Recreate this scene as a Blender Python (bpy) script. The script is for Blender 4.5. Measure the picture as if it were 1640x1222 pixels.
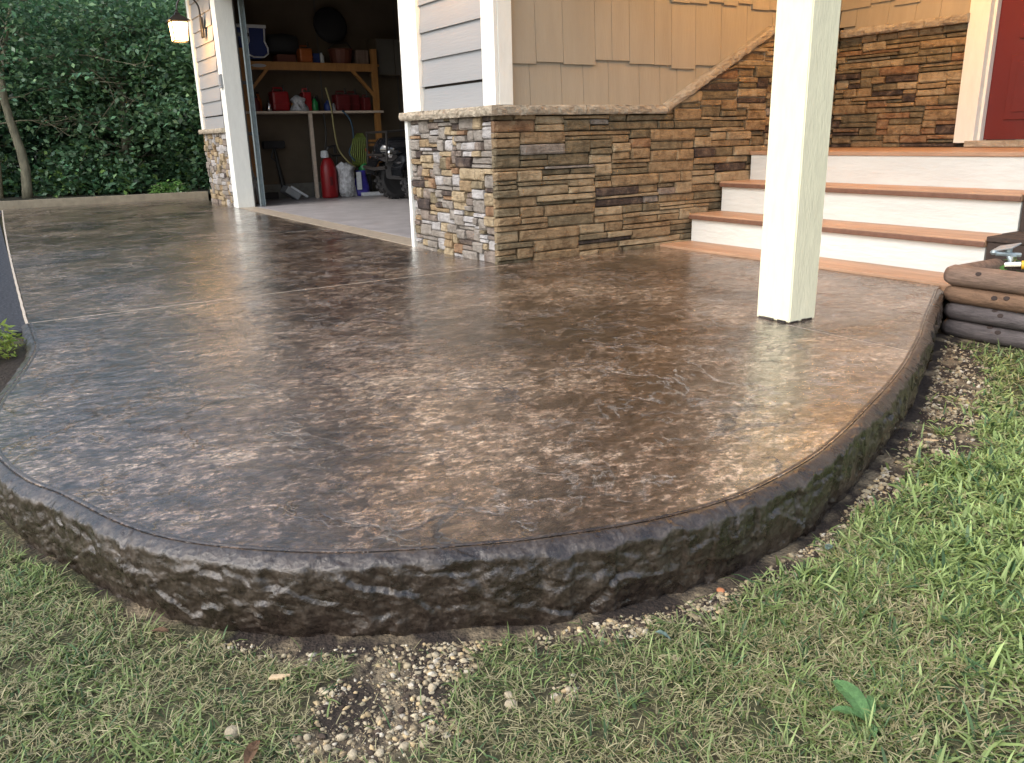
import bpy, bmesh, math, random
import numpy as np
from mathutils import Vector, Matrix, noise as mn
random.seed(7); rng = np.random.default_rng(11)
R = math.radians
scene = bpy.context.scene
C = scene.collection
for o in list(bpy.data.objects): bpy.data.objects.remove(o)

# ------------------------------------------------------------------ camera
YAW, PITCH, ROLL, EYE = 0.5627, 0.2939, -0.0254, 0.8
fwd = Vector((math.sin(YAW), math.cos(YAW), 0)); rgt = Vector((math.cos(YAW), -math.sin(YAW), 0)); upv = Vector((0, 0, 1))
F = fwd*math.cos(PITCH) - upv*math.sin(PITCH); U = upv*math.cos(PITCH) + fwd*math.sin(PITCH)
Rr = rgt*math.cos(ROLL) + U*math.sin(ROLL); Uu = U*math.cos(ROLL) - rgt*math.sin(ROLL)
cd = bpy.data.cameras.new('camera'); cam = bpy.data.objects.new('camera', cd); C.objects.link(cam)
cd.sensor_width = 36; cd.lens = 36*1302/1640; cd.clip_start = .05; cd.clip_end = 1200
m = Matrix((( Rr.x, Uu.x, -F.x, 0), (Rr.y, Uu.y, -F.y, 0), (Rr.z, Uu.z, -F.z, EYE), (0, 0, 0, 1)))
cam.matrix_world = m; scene.camera = cam
# ------------------------------------------------------------------ world, sun, exposure
SUN_EL, SUN_AZ = R(42), R(-98)          # azimuth from +Y, clockwise positive
w = bpy.data.worlds.new('World'); scene.world = w; w.use_nodes = True
nt = w.node_tree; bg = nt.nodes['Background']
sky = nt.nodes.new('ShaderNodeTexSky'); sky.sky_type = 'NISHITA'; sky.sun_disc = False
sky.sun_elevation = SUN_EL; sky.sun_rotation = SUN_AZ; sky.air_density = 1.25; sky.dust_density = 2.5; sky.ozone_density = 1.2
hs = nt.nodes.new('ShaderNodeHueSaturation'); hs.inputs['Saturation'].default_value = .68     # thin overcast: a paler sky
nt.links.new(sky.outputs[0], hs.inputs['Color']); nt.links.new(hs.outputs[0], bg.inputs[0]); bg.inputs[1].default_value = 0.15
sl = bpy.data.lights.new('sun', 'SUN'); so = bpy.data.objects.new('sun', sl); C.objects.link(so)
sl.energy = .5; sl.angle = R(30); sl.color = (1, .98, .94)
sd = Vector((math.sin(SUN_AZ)*math.cos(SUN_EL), math.cos(SUN_AZ)*math.cos(SUN_EL), math.sin(SUN_EL)))
so.rotation_euler = sd.to_track_quat('Z', 'Y').to_euler()
scene.view_settings.view_transform = 'Standard'; scene.view_settings.look = 'None'
scene.view_settings.gamma = 1; scene.view_settings.use_curve_mapping = False
scene.view_settings.exposure = 1.15

# ------------------------------------------------------------------ materials
def mat(name, col, rough=.6, var=.0, scale=8, bump=0, bscale=60, metal=0, spec=.5, coat=0, stretch=None, col2=None, detail=6, bdist=.01, emis=None, estr=0, attr=None, transl=0):
    M = bpy.data.materials.new(name); M.use_nodes = True; n = M.node_tree; b = n.nodes['Principled BSDF']; L = n.links.new
    c4 = (*col, 1); b.inputs['Base Color'].default_value = c4; b.inputs['Roughness'].default_value = rough
    b.inputs['Metallic'].default_value = metal; b.inputs['Specular IOR Level'].default_value = spec; b.inputs['Coat Weight'].default_value = coat
    if emis: b.inputs['Emission Color'].default_value = (*emis, 1); b.inputs['Emission Strength'].default_value = estr
    tc = n.nodes.new('ShaderNodeTexCoord'); src = tc.outputs['Object']
    if stretch:
        mp = n.nodes.new('ShaderNodeMapping'); mp.inputs['Scale'].default_value = stretch; L(src, mp.inputs[0]); src = mp.outputs[0]
    colsrc = None
    if attr:
        a = n.nodes.new('ShaderNodeAttribute'); a.attribute_name = attr; colsrc = a.outputs['Color']
    if var or col2:
        t = n.nodes.new('ShaderNodeTexNoise'); t.inputs['Scale'].default_value = scale; t.inputs['Detail'].default_value = detail; t.inputs['Roughness'].default_value = .65; L(src, t.inputs['Vector'])
        mr = n.nodes.new('ShaderNodeMapRange'); mr.inputs[1].default_value = .35; mr.inputs[2].default_value = .65; L(t.outputs[0], mr.inputs[0])
        if col2:
            mx = n.nodes.new('ShaderNodeMix'); mx.data_type = 'RGBA'; L(mr.outputs[0], mx.inputs[0]); mx.inputs[6].default_value = c4; mx.inputs[7].default_value = (*col2, 1); colsrc = mx.outputs[2]
        else:
            mr.inputs[3].default_value = 1-var; mr.inputs[4].default_value = 1+var
            mx = n.nodes.new('ShaderNodeMix'); mx.data_type = 'RGBA'; mx.blend_type = 'MULTIPLY'; mx.inputs[0].default_value = 1
            mx.inputs[6].default_value = c4
            if colsrc: L(colsrc, mx.inputs[6])
            L(mr.outputs[0], mx.inputs[7]); colsrc = mx.outputs[2]
    if colsrc: L(colsrc, b.inputs['Base Color'])
    if bump:
        t2 = n.nodes.new('ShaderNodeTexNoise'); t2.inputs['Scale'].default_value = bscale; t2.inputs['Detail'].default_value = 6; L(src, t2.inputs['Vector'])
        bp = n.nodes.new('ShaderNodeBump'); bp.inputs['Strength'].default_value = bump; bp.inputs['Distance'].default_value = bdist; L(t2.outputs[0], bp.inputs['Height']); L(bp.outputs[0], b.inputs['Normal'])
    if transl:
        tr = n.nodes.new('ShaderNodeBsdfTranslucent'); ms = n.nodes.new('ShaderNodeMixShader'); ms.inputs[0].default_value = transl
        if colsrc: L(colsrc, tr.inputs[0])
        else: tr.inputs[0].default_value = c4
        out = n.nodes['Material Output']; L(b.outputs[0], ms.inputs[1]); L(tr.outputs[0], ms.inputs[2]); L(ms.outputs[0], out.inputs[0])
    return M
def N(n, t, **k):
    x = n.nodes.new(t)
    for a, v in k.items(): setattr(x, a, v)
    return x
def ramp(n, stops):
    r = n.nodes.new('ShaderNodeValToRGB'); e = r.color_ramp.elements
    while len(e) < len(stops): e.new(.5)
    for i, (p, c) in enumerate(stops): e[i].position = p; e[i].color = (*c, 1) if len(c) == 3 else c
    return r
def noise_node(n, src, scale, detail=6, rough=.6, dist=0):
    t = n.nodes.new('ShaderNodeTexNoise'); t.inputs['Scale'].default_value = scale; t.inputs['Detail'].default_value = detail
    t.inputs['Roughness'].default_value = rough; t.inputs['Distortion'].default_value = dist; n.links.new(src, t.inputs['Vector']); return t.outputs[0]
def math_node(n, op, a, b=None, c=None):
    x = n.nodes.new('ShaderNodeMath'); x.operation = op
    for i, v in enumerate((a, b, c)):
        if v is None: continue
        if isinstance(v, (int, float)): x.inputs[i].default_value = v
        else: n.links.new(v, x.inputs[i])
    return x.outputs[0]
def maprange(n, v, a, b, c, d):
    x = n.nodes.new('ShaderNodeMapRange'); n.links.new(v, x.inputs[0])
    for i, q in enumerate((a, b, c, d)): x.inputs[i+1].default_value = q
    return x.outputs[0]

def patio_material():
    M = bpy.data.materials.new('sealed_stamped_concrete'); M.use_nodes = True; n = M.node_tree; b = n.nodes['Principled BSDF']; L = n.links.new
    src = N(n, 'ShaderNodeTexCoord').outputs['Object']
    mp2 = N(n, 'ShaderNodeMapping'); mp2.inputs['Scale'].default_value = (.8, 1.1, 1); mp2.inputs['Rotation'].default_value = (0, 0, R(30)); L(src, mp2.inputs[0])
    s2 = mp2.outputs[0]
    big = noise_node(n, src, 1.3, 4, .55, .3)
    mid = noise_node(n, s2, 8, 10, .78, .15)
    fine = noise_node(n, s2, 38, 8, .75, .1)
    wn = N(n, 'ShaderNodeTexNoise'); wn.inputs['Scale'].default_value = 4.5; wn.inputs['Detail'].default_value = 8; wn.inputs['Roughness'].default_value = .62; L(src, wn.inputs['Vector'])
    vm = N(n, 'ShaderNodeVectorMath', operation='MULTIPLY_ADD'); L(wn.outputs['Color'], vm.inputs[0]); vm.inputs[1].default_value = (.42, .42, 0); L(src, vm.inputs[2])
    def cracks(scale, width, lo, hi, gs):
        vo = N(n, 'ShaderNodeTexVoronoi', feature='DISTANCE_TO_EDGE'); vo.inputs['Scale'].default_value = scale; L(vm.outputs[0], vo.inputs['Vector'])
        g = maprange(n, noise_node(n, src, gs, 3, .5), lo, hi, 0, 1)
        return math_node(n, 'MULTIPLY', maprange(n, vo.outputs['Distance'], 0, width, 1, 0), g)
    line = cracks(1.7, .012, .50, .58, 2.1); line2 = cracks(4.6, .03, .50, .62, 3.7)
    # slate plates: small height steps between irregular cells
    vp = N(n, 'ShaderNodeTexVoronoi', feature='F1'); vp.inputs['Scale'].default_value = 6.5; L(vm.outputs[0], vp.inputs['Vector'])
    sepp = N(n, 'ShaderNodeSeparateColor'); L(vp.outputs['Color'], sepp.inputs[0])
    f = math_node(n, 'ADD', math_node(n, 'MULTIPLY', mid, .55), math_node(n, 'MULTIPLY', fine, .45))
    f = math_node(n, 'ADD', f, maprange(n, big, .3, .7, -.085, .085))
    f = math_node(n, 'ADD', f, math_node(n, 'MULTIPLY', math_node(n, 'SUBTRACT', sepp.outputs[0], .5), .035))
    r = ramp(n, [(.39, (.009, .0058, .0045)), (.45, (.034, .021, .015)), (.50, (.094, .060, .042)), (.55, (.185, .130, .092)), (.61, (.32, .245, .18))]); L(f, r.inputs[0])
    fm = noise_node(n, s2, 60, 7, .7, .2); fm2 = noise_node(n, s2, 22, 7, .72, .2)
    dk = maprange(n, fm, .455, .545, .5, 1.45); dk2 = maprange(n, fm2, .455, .545, .48, 1.45)
    L(math_node(n, 'MULTIPLY', maprange(n, fm2, .46, .54, .75, 1), maprange(n, fm, .46, .54, .8, 1)), b.inputs['Coat Weight'])
    mm = N(n, 'ShaderNodeMix', data_type='RGBA', blend_type='MULTIPLY'); mm.inputs[0].default_value = 1; L(r.outputs[0], mm.inputs[6]); L(math_node(n, 'MULTIPLY', dk, dk2), mm.inputs[7])
    # long wandering veins: contour lines of a rough noise
    def veins(scale, wd, gs, lo, hi):
        q = noise_node(n, src, scale, 7, .6, .5); q = math_node(n, 'ABSOLUTE', math_node(n, 'SUBTRACT', q, .5))
        return math_node(n, 'MULTIPLY', maprange(n, q, 0, wd, 1, 0), maprange(n, noise_node(n, src, gs, 2, .5), lo, hi, 0, 1))
    v1 = veins(1.9, .0075, 1.9, .46, .54); v2 = veins(4.5, .010, 3.1, .52, .6)
    lines = math_node(n, 'MAXIMUM', v1, v2)
    mx = N(n, 'ShaderNodeMix', data_type='RGBA'); L(math_node(n, 'MULTIPLY', line, .7), mx.inputs[0]); L(mm.outputs[2], mx.inputs[6]); mx.inputs[7].default_value = (.02, .013, .01, 1)
    mx2 = N(n, 'ShaderNodeMix', data_type='RGBA'); L(math_node(n, 'MULTIPLY', lines, .55), mx2.inputs[0]); L(mx.outputs[2], mx2.inputs[6]); mx2.inputs[7].default_value = (.34, .25, .18, 1)
    L(mx2.outputs[2], b.inputs['Base Color'])
    ro = maprange(n, noise_node(n, s2, 6, 7, .65, .3), .38, .66, .10, .34)
    L(ro, b.inputs['Roughness']); b.inputs['Specular IOR Level'].default_value = .6
    b.inputs['Coat IOR'].default_value = 1.78; L(math_node(n, 'ADD', maprange(n, mid, .4, .62, .02, .09), maprange(n, noise_node(n, src, 1.15, 5, .6, .8), .47, .60, 0, .24)), b.inputs['Coat Roughness'])
    h = math_node(n, 'ADD', math_node(n, 'MULTIPLY', mid, .8), math_node(n, 'MULTIPLY', fine, .34))
    h = math_node(n, 'ADD', h, math_node(n, 'MULTIPLY', sepp.outputs[0], .10))
    h = math_node(n, 'SUBTRACT', h, math_node(n, 'MULTIPLY', line, .45)); h = math_node(n, 'ADD', h, math_node(n, 'MULTIPLY', lines, .55))
    bp = N(n, 'ShaderNodeBump'); bp.inputs['Strength'].default_value = .8; bp.inputs['Distance'].default_value = .011; L(h, bp.inputs['Height']); L(bp.outputs[0], b.inputs['Normal'])
    bp2 = N(n, 'ShaderNodeBump'); bp2.inputs['Strength'].default_value = .8; bp2.inputs['Distance'].default_value = .009; 
    broad = noise_node(n, s2, 13, 4, .6, .4)
    hc = math_node(n, 'ADD', math_node(n, 'MULTIPLY', broad, .8), math_node(n, 'MULTIPLY', sepp.outputs[0], .16)); hc = math_node(n, 'ADD', hc, math_node(n, 'MULTIPLY', fm2, .38))
    hc = math_node(n, 'SUBTRACT', hc, math_node(n, 'MULTIPLY', line, .5)); hc = math_node(n, 'ADD', hc, math_node(n, 'MULTIPLY', lines, .9))
    L(hc, bp2.inputs['Height']); L(bp2.outputs[0], b.inputs['Coat Normal'])
    return M
def curb_material():
    M = bpy.data.materials.new('sealed_chiselled_edge'); M.use_nodes = True; n = M.node_tree; b = n.nodes['Principled BSDF']; L = n.links.new
    src = N(n, 'ShaderNodeTexCoord').outputs['Object']
    a = noise_node(n, src, 18, 9, .72, .3); c = noise_node(n, src, 110, 5, .7)
    f = math_node(n, 'ADD', math_node(n, 'MULTIPLY', a, .6), math_node(n, 'MULTIPLY', c, .4))
    r = ramp(n, [(.38, (.009, .006, .0045)), (.47, (.024, .016, .012)), (.54, (.046, .033, .025)), (.63, (.09, .069, .054))]); L(f, r.inputs[0]); L(r.outputs[0], b.inputs['Base Color'])
    L(maprange(n, a, .35, .65, .18, .5), b.inputs['Roughness']); b.inputs['Coat Weight'].default_value = .6; b.inputs['Coat Roughness'].default_value = .2
    wn = N(n, 'ShaderNodeTexNoise'); wn.inputs['Scale'].default_value = 20; wn.inputs['Detail'].default_value = 4; L(src, wn.inputs['Vector'])
    vm = N(n, 'ShaderNodeVectorMath', operation='MULTIPLY_ADD'); L(wn.outputs['Color'], vm.inputs[0]); vm.inputs[1].default_value = (.05, .05, .05); L(src, vm.inputs[2])
    vo = N(n, 'ShaderNodeTexVoronoi', feature='F1'); vo.inputs['Scale'].default_value = 55; L(vm.outputs[0], vo.inputs['Vector'])
    h = math_node(n, 'ADD', math_node(n, 'MULTIPLY', vo.outputs['Distance'], .5), math_node(n, 'MULTIPLY', c, .5)); h = math_node(n, 'ADD', h, math_node(n, 'MULTIPLY', a, .5))
    bp = N(n, 'ShaderNodeBump'); bp.inputs['Strength'].default_value = .6; bp.inputs['Distance'].default_value = .006; L(h, bp.inputs['Height']); L(bp.outputs[0], b.inputs['Normal'])
    L(bp.outputs[0], b.inputs['Coat Normal'])
    return M
def stone_mat(name, c1, c2, c3=None, rough=.75):
    M = bpy.data.materials.new(name); M.use_nodes = True; n = M.node_tree; b = n.nodes['Principled BSDF']; L = n.links.new
    src = N(n, 'ShaderNodeTexCoord').outputs['Object']
    a = noise_node(n, src, 15, 8, .7, .5)
    r = ramp(n, [(.36, c1), (.52, c2), (.68, c3 or c2)]); L(a, r.inputs[0]); L(r.outputs[0], b.inputs['Base Color'])
    b.inputs['Roughness'].default_value = rough; b.inputs['Specular IOR Level'].default_value = .3
    mp = N(n, 'ShaderNodeMapping'); mp.inputs['Scale'].default_value = (1, 1, 2.6); L(src, mp.inputs[0])
    h = math_node(n, 'ADD', noise_node(n, mp.outputs[0], 20, 8, .62, .6), math_node(n, 'MULTIPLY', noise_node(n, src, 120, 3), .12))
    bp = N(n, 'ShaderNodeBump'); bp.inputs['Strength'].default_value = .85; bp.inputs['Distance'].default_value = .024; L(h, bp.inputs['Height']); L(bp.outputs[0], b.inputs['Normal'])
    return M

M_patio = patio_material(); M_curb = curb_material()
M_joint = mat('joint_filler', (.52, .45, .36), .6, .25, 40)
M_apron = mat('apron_concrete', (.36, .30, .23), .5, .2, 12, .3, 80)
M_gfloor = mat('garage_concrete', (.34, .32, .32), .42, .18, 4, .2, 90)
M_kerb = mat('pale_brown_concrete', (.27, .23, .165), .6, .2, 10, .3, 60)
M_asphalt = mat('asphalt', (.050, .055, .066), .85, .7, 70, 1, 160, bdist=.012, spec=.25)
M_soil = mat('lawn_soil', (.1, .08, .05), .95, .35, 60, .9, 90, attr='col', bdist=.02)
M_mulch = mat('dark_soil', (.035, .024, .017), .95, .5, 30, 1, 45, bdist=.03)
M_lit = mat('forest_floor', (.035, .035, .02), .95, .5, 5, 1, 20, bdist=.05)
M_white = mat('white_trim_paint', (.80, .81, .76), .5, .04, 20, .2, 70, stretch=(1, 1, .25))
M_post = mat('rough_post_paint', (.82, .765, .55), .55, .06, 40, .8, 120, stretch=(1, 1, .22), bdist=.003)
M_siding = mat('taupe_grey_siding', (.262, .268, .275), .6, .04, 6, .5, 60, stretch=(1, .13, 1.4), bdist=.004)
M_shing = mat('taupe_shingle', (.33, .29, .225), .65, .07, 8, .5, 90, stretch=(1, 1, .12), bdist=.004)
M_riser = mat('white_riser_paint', (.68, .69, .655), .55, .05, 9, .9, 42, stretch=(1, .25, 1), bdist=.007)
M_nose_shade = mat('tread_edge_shade', (.17, .085, .055), .5, .15, 20, .3, 60)  # dark tone is the shade on the tread fronts, put into the colour
M_tread = mat('terracotta_tread', (.44, .265, .165), .5, .16, 14, .4, 80, stretch=(1, .2, 1))
M_ledge = stone_mat('ledge_stone', (.30, .25, .19), (.41, .355, .275), (.50, .44, .35))
M_mort = mat('dark_mortar', (.035, .028, .022), .95, .3, 30)
ST = {
 'tan': stone_mat('tan_stone', (.15, .10, .055), (.28, .20, .115), (.36, .27, .16)),
 'buff': stone_mat('buff_stone', (.22, .165, .10), (.36, .28, .175), (.43, .35, .24)),
 'olive': stone_mat('olive_brown_stone', (.10, .08, .05), (.18, .145, .09), (.27, .215, .135)),
 'dark': stone_mat('plum_dark_stone', (.035, .026, .024), (.075, .055, .046), (.18, .135, .10)),
 'rust': stone_mat('rust_stone', (.14, .08, .045), (.25, .15, .085), (.31, .23, .14)),
 'mauve': stone_mat('mauve_grey_stone', (.14, .105, .085), (.22, .18, .15), (.30, .25, .21)),
 'pale': stone_mat('pale_grey_stone', (.27, .25, .235), (.40, .38, .37), (.50, .48, .47)),
 'grey': stone_mat('warm_grey_stone', (.17, .145, .12), (.26, .23, .2), (.33, .3, .26)),
}
M_roof = mat('asphalt_shingle_roof', (.08, .07, .06), .9, .3, 30, .5, 60)
M_soffit = mat('tan_soffit', (.35, .28, .19), .6, .05, 8)
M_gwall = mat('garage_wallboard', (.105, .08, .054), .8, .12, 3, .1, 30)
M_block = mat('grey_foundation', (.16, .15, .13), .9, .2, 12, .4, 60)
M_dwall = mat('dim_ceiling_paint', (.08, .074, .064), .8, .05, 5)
M_red = mat('front_door_red', (.125, .009, .006), .35, .06, 4, .1, 30)
M_glass = mat('frosted_door_glass', (.25, .22, .12), .2, .4, 9, .4, 60, spec=.6)
M_black = mat('black_metal', (.018, .016, .015), .4)
M_gloss = mat('gloss_black_plastic', (.008, .009, .011), .12, coat=.6)
M_rubber = mat('black_rubber', (.018, .018, .02), .7, bump=.4, bscale=50)
M_foam = mat('black_foam', (.02, .02, .022), .9)
M_steel = mat('galvanised_steel', (.30, .36, .38), .45, .12, 20, metal=.5)
M_chrome = mat('chrome', (.8, .8, .8), .15, metal=1)
M_yel = mat('yellow_plastic', (.75, .42, .03), .4)
M_pine = mat('orange_pine', (.30, .14, .04), .55, .2, 12, .2, 50, stretch=(1, 1, .3))
M_palew = mat('pale_painted_wood', (.55, .45, .36), .6, .12, 20)
M_board = mat('brown_plank', (.16, .11, .085), .8, .3, 14, .4, 40, stretch=(1, 1, .15))
M_oldb = mat('paint_stained_plank', (.12, .12, .12), .7, col2=(.5, .5, .5), scale=16, stretch=(1, 1, .35))
M_redp = mat('red_plastic', (.26, .009, .012), .38, .1, 10)
M_redd = mat('dull_red_plastic', (.11, .008, .010), .5, .15, 8)
M_blue = mat('dark_blue_plastic', (.012, .03, .14), .5)
M_purp = mat('violet_blue_bag', (.06, .05, .36), .35, .15, 15, .5, 30)
M_wht = mat('white_plastic', (.62, .64, .66), .4, .1, 30)
M_crump = mat('crumpled_white_film', (.50, .51, .53), .4, .35, 22, .9, 26, bdist=.03)
M_grn = mat('green_plastic', (.02, .22, .06), .35)
M_cord = mat('lime_cord', (.13, .17, .03), .6, .2, 40)
M_hose = mat('yellow_air_hose', (.32, .28, .12), .6)
M_hose2 = mat('dark_blue_hose', (.02, .06, .10), .5)
M_orng = mat('orange_plastic', (.30, .075, .012), .45)
M_grey = mat('grey_plastic', (.30, .31, .32), .5, .08, 12)
M_tub = mat('dark_tub', (.10, .025, .012), .6, .1, 8)
M_lamp = mat('lit_frosted_glass', (.9, .7, .4), .5, emis=(1, .56, .22), estr=7)
M_bulb = mat('bulb_glow', (1, .8, .5), .5, emis=(1, .6, .26), estr=60)
M_log = [mat('weathered_log_a', (.20, .135, .10), .75, .3, 9, .7, 40, stretch=(6, 1, 6), bdist=.008),
         mat('weathered_log_b', (.17, .10, .06), .75, .3, 9, .7, 40, stretch=(6, 1, 6), bdist=.008),
         mat('weathered_log_c', (.10, .085, .085), .75, .35, 9, .7, 40, stretch=(6, 1, 6), bdist=.008)]
M_knot = mat('log_knot', (.035, .022, .018), .8)
M_timber = mat('dark_timber', (.05, .034, .027), .85, .3, 12, .4, 40)
M_bark = mat('grey_green_bark', (.19, .175, .12), .9, .35, 14, .8, 30, stretch=(1, 1, .3), bdist=.02)
M_twig = mat('dry_pale_twig', (.30, .27, .18), .85, .25, 20)
M_leaf = mat('tree_leaves', (.1, .1, .1), .45, attr='col', transl=.28, spec=.6)
M_grass = mat('grass_blades', (.1, .1, .1), .45, attr='col', transl=.3, spec=.45)
M_gravel = mat('pale_limestone', (.42, .33, .2), .9, .3, 60, .5, 120, attr='col')
M_rock = mat('limestone_rock', (.42, .35, .24), .85, .2, 40, .6, 70)
M_chip = mat('wood_chip', (.55, .40, .24), .8, .25, 60, stretch=(1, 1, 1))
M_dryleaf = mat('dry_leaf', (.22, .13, .075), .7, .3, 50)
M_clay = mat('orange_clay_shard', (.5, .2, .09), .8, .1, 40)

# ------------------------------------------------------------------ object helpers
def wloc(o):
    v = Vector((0, 0, 0))
    while o is not None: v += o.location; o = o.parent
    return v
def obj(name, me, m=None, parent=None, label=None, cat=None, group=None, kind=None, smooth=False):
    if isinstance(me, MB): me = me.mesh(name, smooth)
    o = bpy.data.objects.new(name, me)
    if m:
        me.materials.clear(); me.materials.append(m)
    C.objects.link(o)
    if parent is not None:
        me.transform(Matrix.Translation(-wloc(parent))); o.parent = parent
    if label: o['label'] = label
    if cat: o['category'] = cat
    if group: o['group'] = group
    if kind: o['kind'] = kind
    return o
def thing(name, loc, label, cat, group=None):
    o = bpy.data.objects.new(name, None); C.objects.link(o); o.location = loc; o.empty_display_size = .1
    o['label'] = label; o['category'] = cat
    if group: o['group'] = group
    return o
class MB:
    def __init__(s): s.b = bmesh.new()
    def mesh(s, name, smooth=False):
        bmesh.ops.recalc_face_normals(s.b, faces=s.b.faces)
        me = bpy.data.meshes.new(name); s.b.to_mesh(me); s.b.free()
        if smooth: me.polygons.foreach_set('use_smooth', [True]*len(me.polygons))
        return me
    def box(s, a, b, rot=None, bev=0):
        a = Vector(a); b = Vector(b); c = (a+b)/2; d = b-a
        M = Matrix.Translation(c) @ (rot.to_4x4() if rot else Matrix()) @ Matrix.Diagonal((abs(d.x), abs(d.y), abs(d.z), 1))
        g = bmesh.ops.create_cube(s.b, size=1, matrix=M)
        if bev:
            es = list({e for v in g['verts'] for e in v.link_edges}); bmesh.ops.bevel(s.b, geom=es, offset=bev, segments=2, affect='EDGES', profile=.6)
        return s
    def tube(s, pts, r, n=8, caps=True):
        pts = [Vector(p) for p in pts]; rs = r if isinstance(r, (list, tuple)) else [r]*len(pts); rings = []
        prev = None
        for i, p in enumerate(pts):
            t = (pts[min(i+1, len(pts)-1)] - pts[max(i-1, 0)]).normalized()
            if prev is None:
                a = t.orthogonal().normalized()
            else:
                a = (prev - t*prev.dot(t))
                a = a.normalized() if a.length > 1e-6 else t.orthogonal().normalized()
            prev = a; bb = t.cross(a)
            rings.append([s.b.verts.new(p + (a*math.cos(k*2*math.pi/n) + bb*math.sin(k*2*math.pi/n))*rs[i]) for k in range(n)])
        for i in range(len(rings)-1):
            for k in range(n): s.b.faces.new((rings[i][k], rings[i][(k+1) % n], rings[i+1][(k+1) % n], rings[i+1][k]))
        if caps: s.b.faces.new(rings[0][::-1]); s.b.faces.new(rings[-1])
        return s
    def lathe(s, c, prof, n=16, sx=1, sy=1, rot=None):
        c = Vector(c); rings = []
        for r, z in prof:
            rings.append([s.b.verts.new(c + ((rot @ Vector((r*sx*math.cos(k*2*math.pi/n), r*sy*math.sin(k*2*math.pi/n), z))) if rot else Vector((r*sx*math.cos(k*2*math.pi/n), r*sy*math.sin(k*2*math.pi/n), z)))) for k in range(n)])
        for i in range(len(rings)-1):
            for k in range(n): s.b.faces.new((rings[i][k], rings[i][(k+1) % n], rings[i+1][(k+1) % n], rings[i+1][k]))
        s.b.faces.new(rings[0][::-1]); s.b.faces.new(rings[-1])
        return s
    def poly(s, pts): s.b.faces.new([s.b.verts.new(p) for p in pts]); return s
    def prism(s, pts, d):
        d = Vector(d); a = [s.b.verts.new(Vector(p)) for p in pts]; b2 = [s.b.verts.new(Vector(p)+d) for p in pts]; n = len(pts)
        s.b.faces.new(a); s.b.faces.new(b2[::-1])
        for i in range(n): s.b.faces.new((a[i], b2[i], b2[(i+1) % n], a[(i+1) % n]))
        return s
def np_mesh(name, verts, faces_flat, nper, m=None, cols=None, smooth=False):
    """verts Nx3; faces_flat list of arrays (indices), nper list of loop counts per face"""
    me = bpy.data.meshes.new(name); me.vertices.add(len(verts)); me.vertices.foreach_set('co', np.asarray(verts, np.float32).ravel())
    idx = np.asarray(faces_flat, np.int32).ravel(); npf = np.asarray(nper, np.int32)
    me.loops.add(len(idx)); me.loops.foreach_set('vertex_index', idx); me.polygons.add(len(npf))
    st = np.concatenate(([0], np.cumsum(npf)[:-1])).astype(np.int32)
    me.polygons.foreach_set('loop_start', st); me.polygons.foreach_set('loop_total', npf)
    if smooth: me.polygons.foreach_set('use_smooth', np.ones(len(npf), bool))
    me.update(calc_edges=True)
    if cols is not None:
        a = me.color_attributes.new('col', 'FLOAT_COLOR', 'POINT'); c4 = np.ones((len(verts), 4), np.float32); c4[:, :3] = cols; a.data.foreach_set('color', c4.ravel())
    return me

# ------------------------------------------------------------------ dimensions of the place (metres)
X0, Y0 = 2.743, 4.473            # the corner of the garage where its two stone faces meet
STONE_T = .045
YR, YL, YF = 5.74, 10.75, 12.22  # garage opening and far corner
CAPZ = .978
XC = 5.98                        # entry wall
Z1, Z2, Z3 = .213, .430, .640
XS0, XS1, XS2, XS3 = 4.12, 4.407, 4.709, 5.008

# patio edge, from the driveway joint round to the stairs
EDGE = [(.088, 4.44), (.09, 4.15), (.088, 3.88), (.05, 3.62), (-.01, 3.32), (-.063, 3.06), (-.094, 2.78), (-.082, 2.5), (-.03, 2.27), (.041, 2.105), (.139, 1.822+.02), (.237, 1.675), (.39, 1.518), (.546, 1.405), (.772, 1.29), (.907, 1.24), (1.05, 1.197), (1.183, 1.173), (1.33, 1.165), (1.495, 1.182), (1.68, 1.22), (1.885, 1.285), (2.15, 1.385), (2.411, 1.486), (2.63, 1.58), (2.824, 1.673), (3.08, 1.80), (3.339, 1.94), (3.65, 2.10), (3.93, 2.245), (4.02, 2.29)]
def resample(pts, step):
    P = [Vector((*p, 0)) for p in pts]; out = []
    for i in range(len(P)-1):
        p0, p1, p2, p3 = P[max(i-1, 0)], P[i], P[i+1], P[min(i+2, len(P)-1)]
        for k in range(12):
            t = k/12; out.append(.5*((2*p1)+(-p0+p2)*t+(2*p0-5*p1+4*p2-p3)*t*t+(-p0+3*p1-3*p2+p3)*t**3))
    out.append(P[-1]); res = [out[0]]; acc = 0
    for a, b in zip(out, out[1:]):
        d = (b-a).length
        if d < 1e-9: continue
        while acc + d >= step:
            a = a + (b-a)*((step-acc)/d); res.append(a.copy()); d = (b-a).length; acc = 0
        acc += d
    res.append(P[-1]); return res
EP = resample(EDGE, .005)
EPN = np.array([(p.x, p.y) for p in EP])
# smoothed outward normals (path runs with the slab on its left when facing along it)
tan = np.gradient(EPN, axis=0); k = 15; ker = np.ones(k)/k
tan = np.stack([np.convolve(np.pad(tan[:, i], k//2, 'edge'), ker, 'valid') for i in (0, 1)], 1)
nor = np.stack([tan[:, 1], -tan[:, 0]], 1); nor /= np.linalg.norm(nor, axis=1)[:, None]
if nor[len(nor)//2] @ np.array([0, -1]) < 0: nor = -nor

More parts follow.
